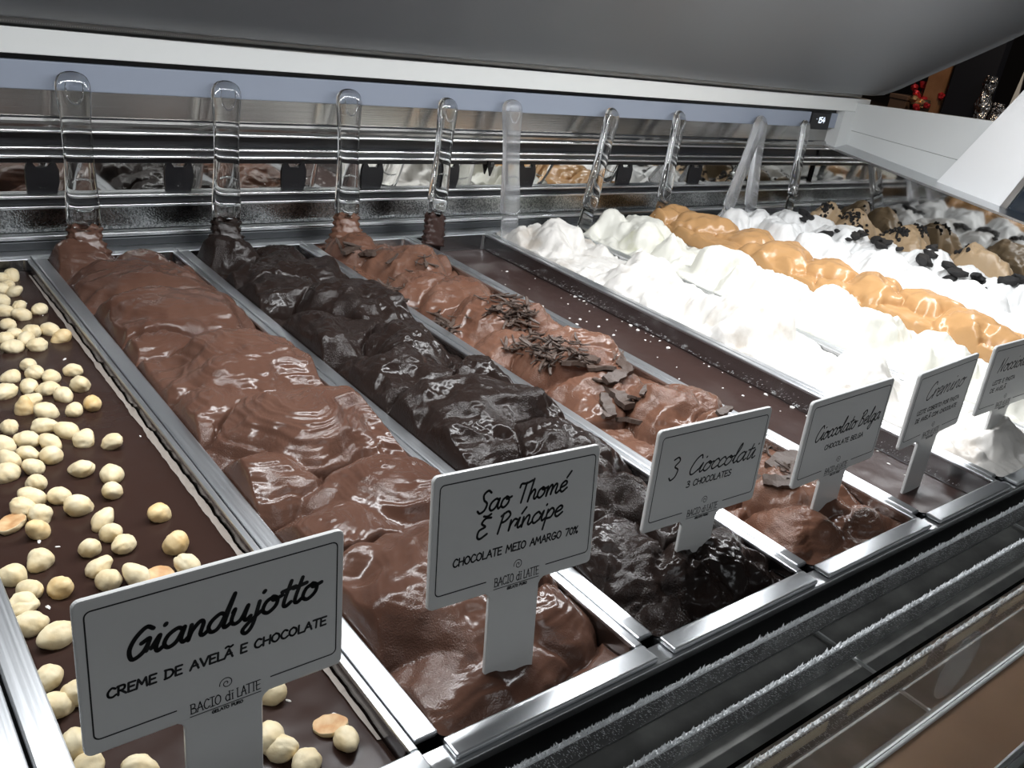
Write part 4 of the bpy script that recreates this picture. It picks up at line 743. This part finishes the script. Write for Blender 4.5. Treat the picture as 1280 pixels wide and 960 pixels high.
for i, (x, y) in enumerate(CR):
    o = first if i == 0 else first.copy(); COL.objects.link(o); o.data = wm[i % 4]; s = srng.choice([.0009, .0012, .0016, .0022, .0028], p=[.25, .3, .25, .13, .07]); o.scale = (s, s, s); o.location = (x, y, height(4, x, y) + .25 * s); o.rotation_euler = (0, 0, srng.uniform(0, 6.28))
    o['label'] = 'tiny white crumb on the smooth level dark brown gelato'; o['category'] = 'crumb'; o['group'] = 'white crumbs on the level brown gelato'
CR0 = [(.118,.655),(.125,.62),(.12,.50),(.108,.565),(.118,.515),(.132,.36),(.04,.255),(.048,.245),(.03,.19),(.035,.17),(.10,.085),(.112,.065),(.12,.09),(.095,.075),(.128,.045),(.02,.09)]
for i, (x, y) in enumerate(CR0):
    o = first.copy(); COL.objects.link(o); o.data = wm[i % 4]; s = srng.uniform(.0007, .0014); o.scale = (s * 1.6, s, s); o.location = (x, y, height(0, x, y) + .25 * s); o.rotation_euler = (0, 0, srng.uniform(0, 6.28))
    o['label'] = 'tiny white fleck lying between the hazelnuts'; o['category'] = 'crumb'; o['group'] = 'white flecks between the hazelnuts'
# frost along the wall of the level brown pan
frng = np.random.RandomState(15)
def frost_mesh(pts, name, parent, rel, spike=True):
    V = []; F = []
    for (x, y, z, s, dx, dy, dz) in pts:
        b = len(V); r = s * .35
        for a in (0, 2.1, 4.2): V.append((x + r * math.cos(a + x * 900), y + r * math.sin(a + x * 900), z))
        V.append((x + dx * s, y + dy * s, z + dz * s)); F += [[b, b + 1, b + 3], [b + 1, b + 2, b + 3], [b + 2, b, b + 3]]
    o = mobj(name, V, F, M['frost'], parent, kind='stuff'); o.location = -Vector(rel); return o
pan4 = [o for o in bpy.data.objects if o.name.startswith('gelato_pan') and 'smooth level' in o['label']][0]
pts = []
for i in range(700):
    y = frng.uniform(.02, .74); z = -.0215 + abs(frng.normal(0, .0045)) * (.3 + .9 * abs(math.sin(y * 9))); x = PANS[4][1] - .0004 - .06 * abs(z)
    if -.0203 < z < -.004: pts.append((x, y, z, frng.uniform(.0006, .0015), -.8, frng.uniform(-.4, .4), frng.uniform(-.5, .6)))
frost_mesh(pts, 'frost', pan4, pan4.location)

# ------------------------------------------------------------------ air grille in front of the pans
gr = empty('air_grille', (0.6, -0.066, -0.045), 'dark air grille with frost-rimmed slats in front of the pans', 'grille')
rel = Vector((0.6, -0.066, -0.045))
o = box('haze_tray', XL, 1.598, -.1110, -.0205, -.050, -.0455, mat('haze_grey', (0.22, 0.22, 0.21), 0.6, mott=((0.38, 0.38, 0.36), 30, 0.4, 0.7)), gr); o.location = -rel  # tray added, its pale grey standing in for haze between the slats
for i, (y, z1, z0) in enumerate(((-0.0285, -0.0120, -0.0300), (-0.0540, -0.0180, -0.0350), (-0.0840, -0.0190, -0.0400))):
    o = prism_x('slat', [(y - .0008, z1), (y + .0008, z1), (y + .0008, z0 + .001), (y + .0028, z0 - .001), (y + .0012, z0 - .003), (y - .0008, z0)], XL, 1.598, M['slat'], gr); o.location = -rel
    o = box('slat_edge', XL, 1.598, y - .0012, y - .0002, z0 - .0010, z0 + .0004, M['pale_steel'], gr); o.location = -rel
    pts = []
    for q in range(5200 if i < 2 else 2600):
        x = frng.uniform(-.05, .75) if q % 4 else frng.uniform(.75, 1.5)
        s = frng.uniform(.0010, .0026) if q % 9 else frng.uniform(.0022, .0036)
        pts.append((x, y + frng.uniform(-.0010, .0010), z1 - .0002, s, frng.uniform(-.5, .5), frng.uniform(-.4, .4), 1.0))
    for q in range(5200):
        x = frng.uniform(-.05, .95); z = z1 - abs(frng.normal(0, .011))
        if z > z0: pts.append((x, y - .0009, z, frng.uniform(.0005, .0012), 0, -1.0, .2))
    frost_mesh(pts, 'frost', gr, rel)
    o = box('frosted_edge', XL, 1.598, y - .0011, y + .0011, z1 - .0012, z1 + .0004, M['frost'], gr); o.location = -rel
for x in (-.16, .155, .462, .77, 1.08, 1.39):
    o = box('cross_bar', x - .0009, x + .0009, -.1110, -.0182, -.0425, -.0405, M['white'], gr); o.location = -rel
for x0, x1 in ((.300, .372), (.395, .486), (.512, .575), (.588, .65), (.70, .76), (.10, .19)):
    o = box('cream_strip', x0, x1, -.0856, -.0842, -.0305, -.0225, M['cream'], gr, bev=.0004); o.location = -rel  # cream-coloured strips along the outermost slat
    o['label'] = 'short cream-coloured strip on the slat'

# ------------------------------------------------------------------ low glass upstand on the sill
gp = empty('glass_upstand', (0.6, -0.118, -0.020), 'low clear glass upstand along the white sill edge', 'glass pane')
o = box('pane', XL, 1.598, -.1190, -.1170, -.0195, .058, M['glass'], gp); o.location = -Vector(gp.location)
bm = bmesh.new(); bmesh.ops.create_cone(bm, cap_ends=True, segments=48, radius1=.0225, radius2=.0225, depth=.0003)
o = bmobj('round_sticker', bm, M['sticker'], gp); o.rotation_euler = (math.pi / 2, 0, 0); o.location = Vector((.432, -.1193, .018)) - Vector(gp.location); o['label'] = 'round translucent sticker'

# ------------------------------------------------------------------ things on the bar beyond the case
bar = empty('back_bar', (2.6, 1.0, -1.0), 'dark brown bar counter beyond the end of the case', 'counter')
o = box('cabinet', 1.95, 3.4, .72, 1.5, -1.0, .145, M['wall_dark'], bar, bev=.003); o.location = -Vector(bar.location)
o = box('worktop', 1.93, 3.42, .70, 1.52, .145, .168, mat('dark_bar_top', (.035, .022, .016), .3), bar, bev=.004); o.location = -Vector(bar.location)
post = structure('pillar', 2.395, 2.425, 1.00, 1.045, .168, 1.6, M['oak'])
scr = structure('partition_wall', 2.40, 2.43, .875, .985, .168, 1.6, M['navy'])
gb = empty('gift_box', (2.40, 1.095, .168), 'plain brown card box on the bar beside the red bouquet', 'box')
o = box('box_body', -.035, .035, -.025, .025, 0, .034, M['kraft'], gb, bev=.0015); o = box('lid', -.037, .037, -.027, .027, .0345, .046, M['kraft'], gb, bev=.0015)
bq = empty('foil_bouquet', (2.40, 1.04, .168), 'bunch of shiny red and gold foil flowers on the dark bar', 'bouquet')
bm = bmesh.new(); loft(bm, [[(r * math.cos(a), r * math.sin(a), z) for a in np.linspace(0, 2 * math.pi, 16, endpoint=False)] for r, z in ((.018, 0), (.024, .01), (.026, .03), (.022, .045))], True, True); bmobj('pot', bm, M['dark_green'], bq, smooth=True)
fr = np.random.RandomState(3)
for i in range(22):
    px, py, pz = fr.uniform(-.045, .045), fr.uniform(-.05, .05), fr.uniform(.02, .105)
    bm = bmesh.new()
    bmesh.ops.create_icosphere(bm, subdivisions=2, radius=fr.uniform(.008, .013))
    for v in bm.verts: v.co = v.co * (1 + .28 * math.sin(v.co.x * 900 + i) * math.cos(v.co.z * 800 + v.co.y * 500)) + Vector((px, py, pz))
    prism_poly(bm, [(px - .001, py, pz), (px + .001, py, pz), (px * .3 + .001, py * .3, .02), (px * .3 - .001, py * .3, .02)], (0, .001, 0))
    bmobj('blossom', bm, M['red'] if i % 4 else M['gold'], bq)
for j, (x, y, h, lab) in enumerate(((2.37, .868, .13, 'taller silver foil bag with crinkled sides on the bar'), (2.40, .842, .07, 'small crumpled silver foil bag on the bar'))):
    b_ = empty('foil_bag', (x, y, .168), lab, 'bag'); bm = bmesh.new(); loops = []
    for i in range(14):
        t = i / 13; r = .016 * (1 - .25 * t) * (1 + .12 * math.sin(i * 1.3 + j)); loops.append([(r * math.cos(a) * (1 + .18 * math.sin(a * 5 + i * .8)), r * 1.2 * math.sin(a) * (1 + .15 * math.sin(a * 4 - i)), t * h) for a in np.linspace(0, 2 * math.pi, 20, endpoint=False)])
    loft(bm, loops, True, True); bmobj('pouch', bm, M['jar'], b_, smooth=True)
    o = box('tie', -.014, .014, -.014, .014, h * .86, h * .89, M['black'], b_)
nc = empty('folded_card', (2.40, .812, .168), 'white card folded to a tall point on the bar', 'card')
bm = bmesh.new(); prism_poly(bm, [(0, -.016, 0), (0, .012, 0), (0, -.002, .165)], (.002, 0, 0)); bmobj('front_leaf', bm, M['white'], nc)
bm = bmesh.new(); prism_poly(bm, [(.004, -.016, 0), (.034, .006, 0), (.006, -.002, .16)], (.002, .001, 0)); bmobj('rear_leaf', bm, M['white'], nc)
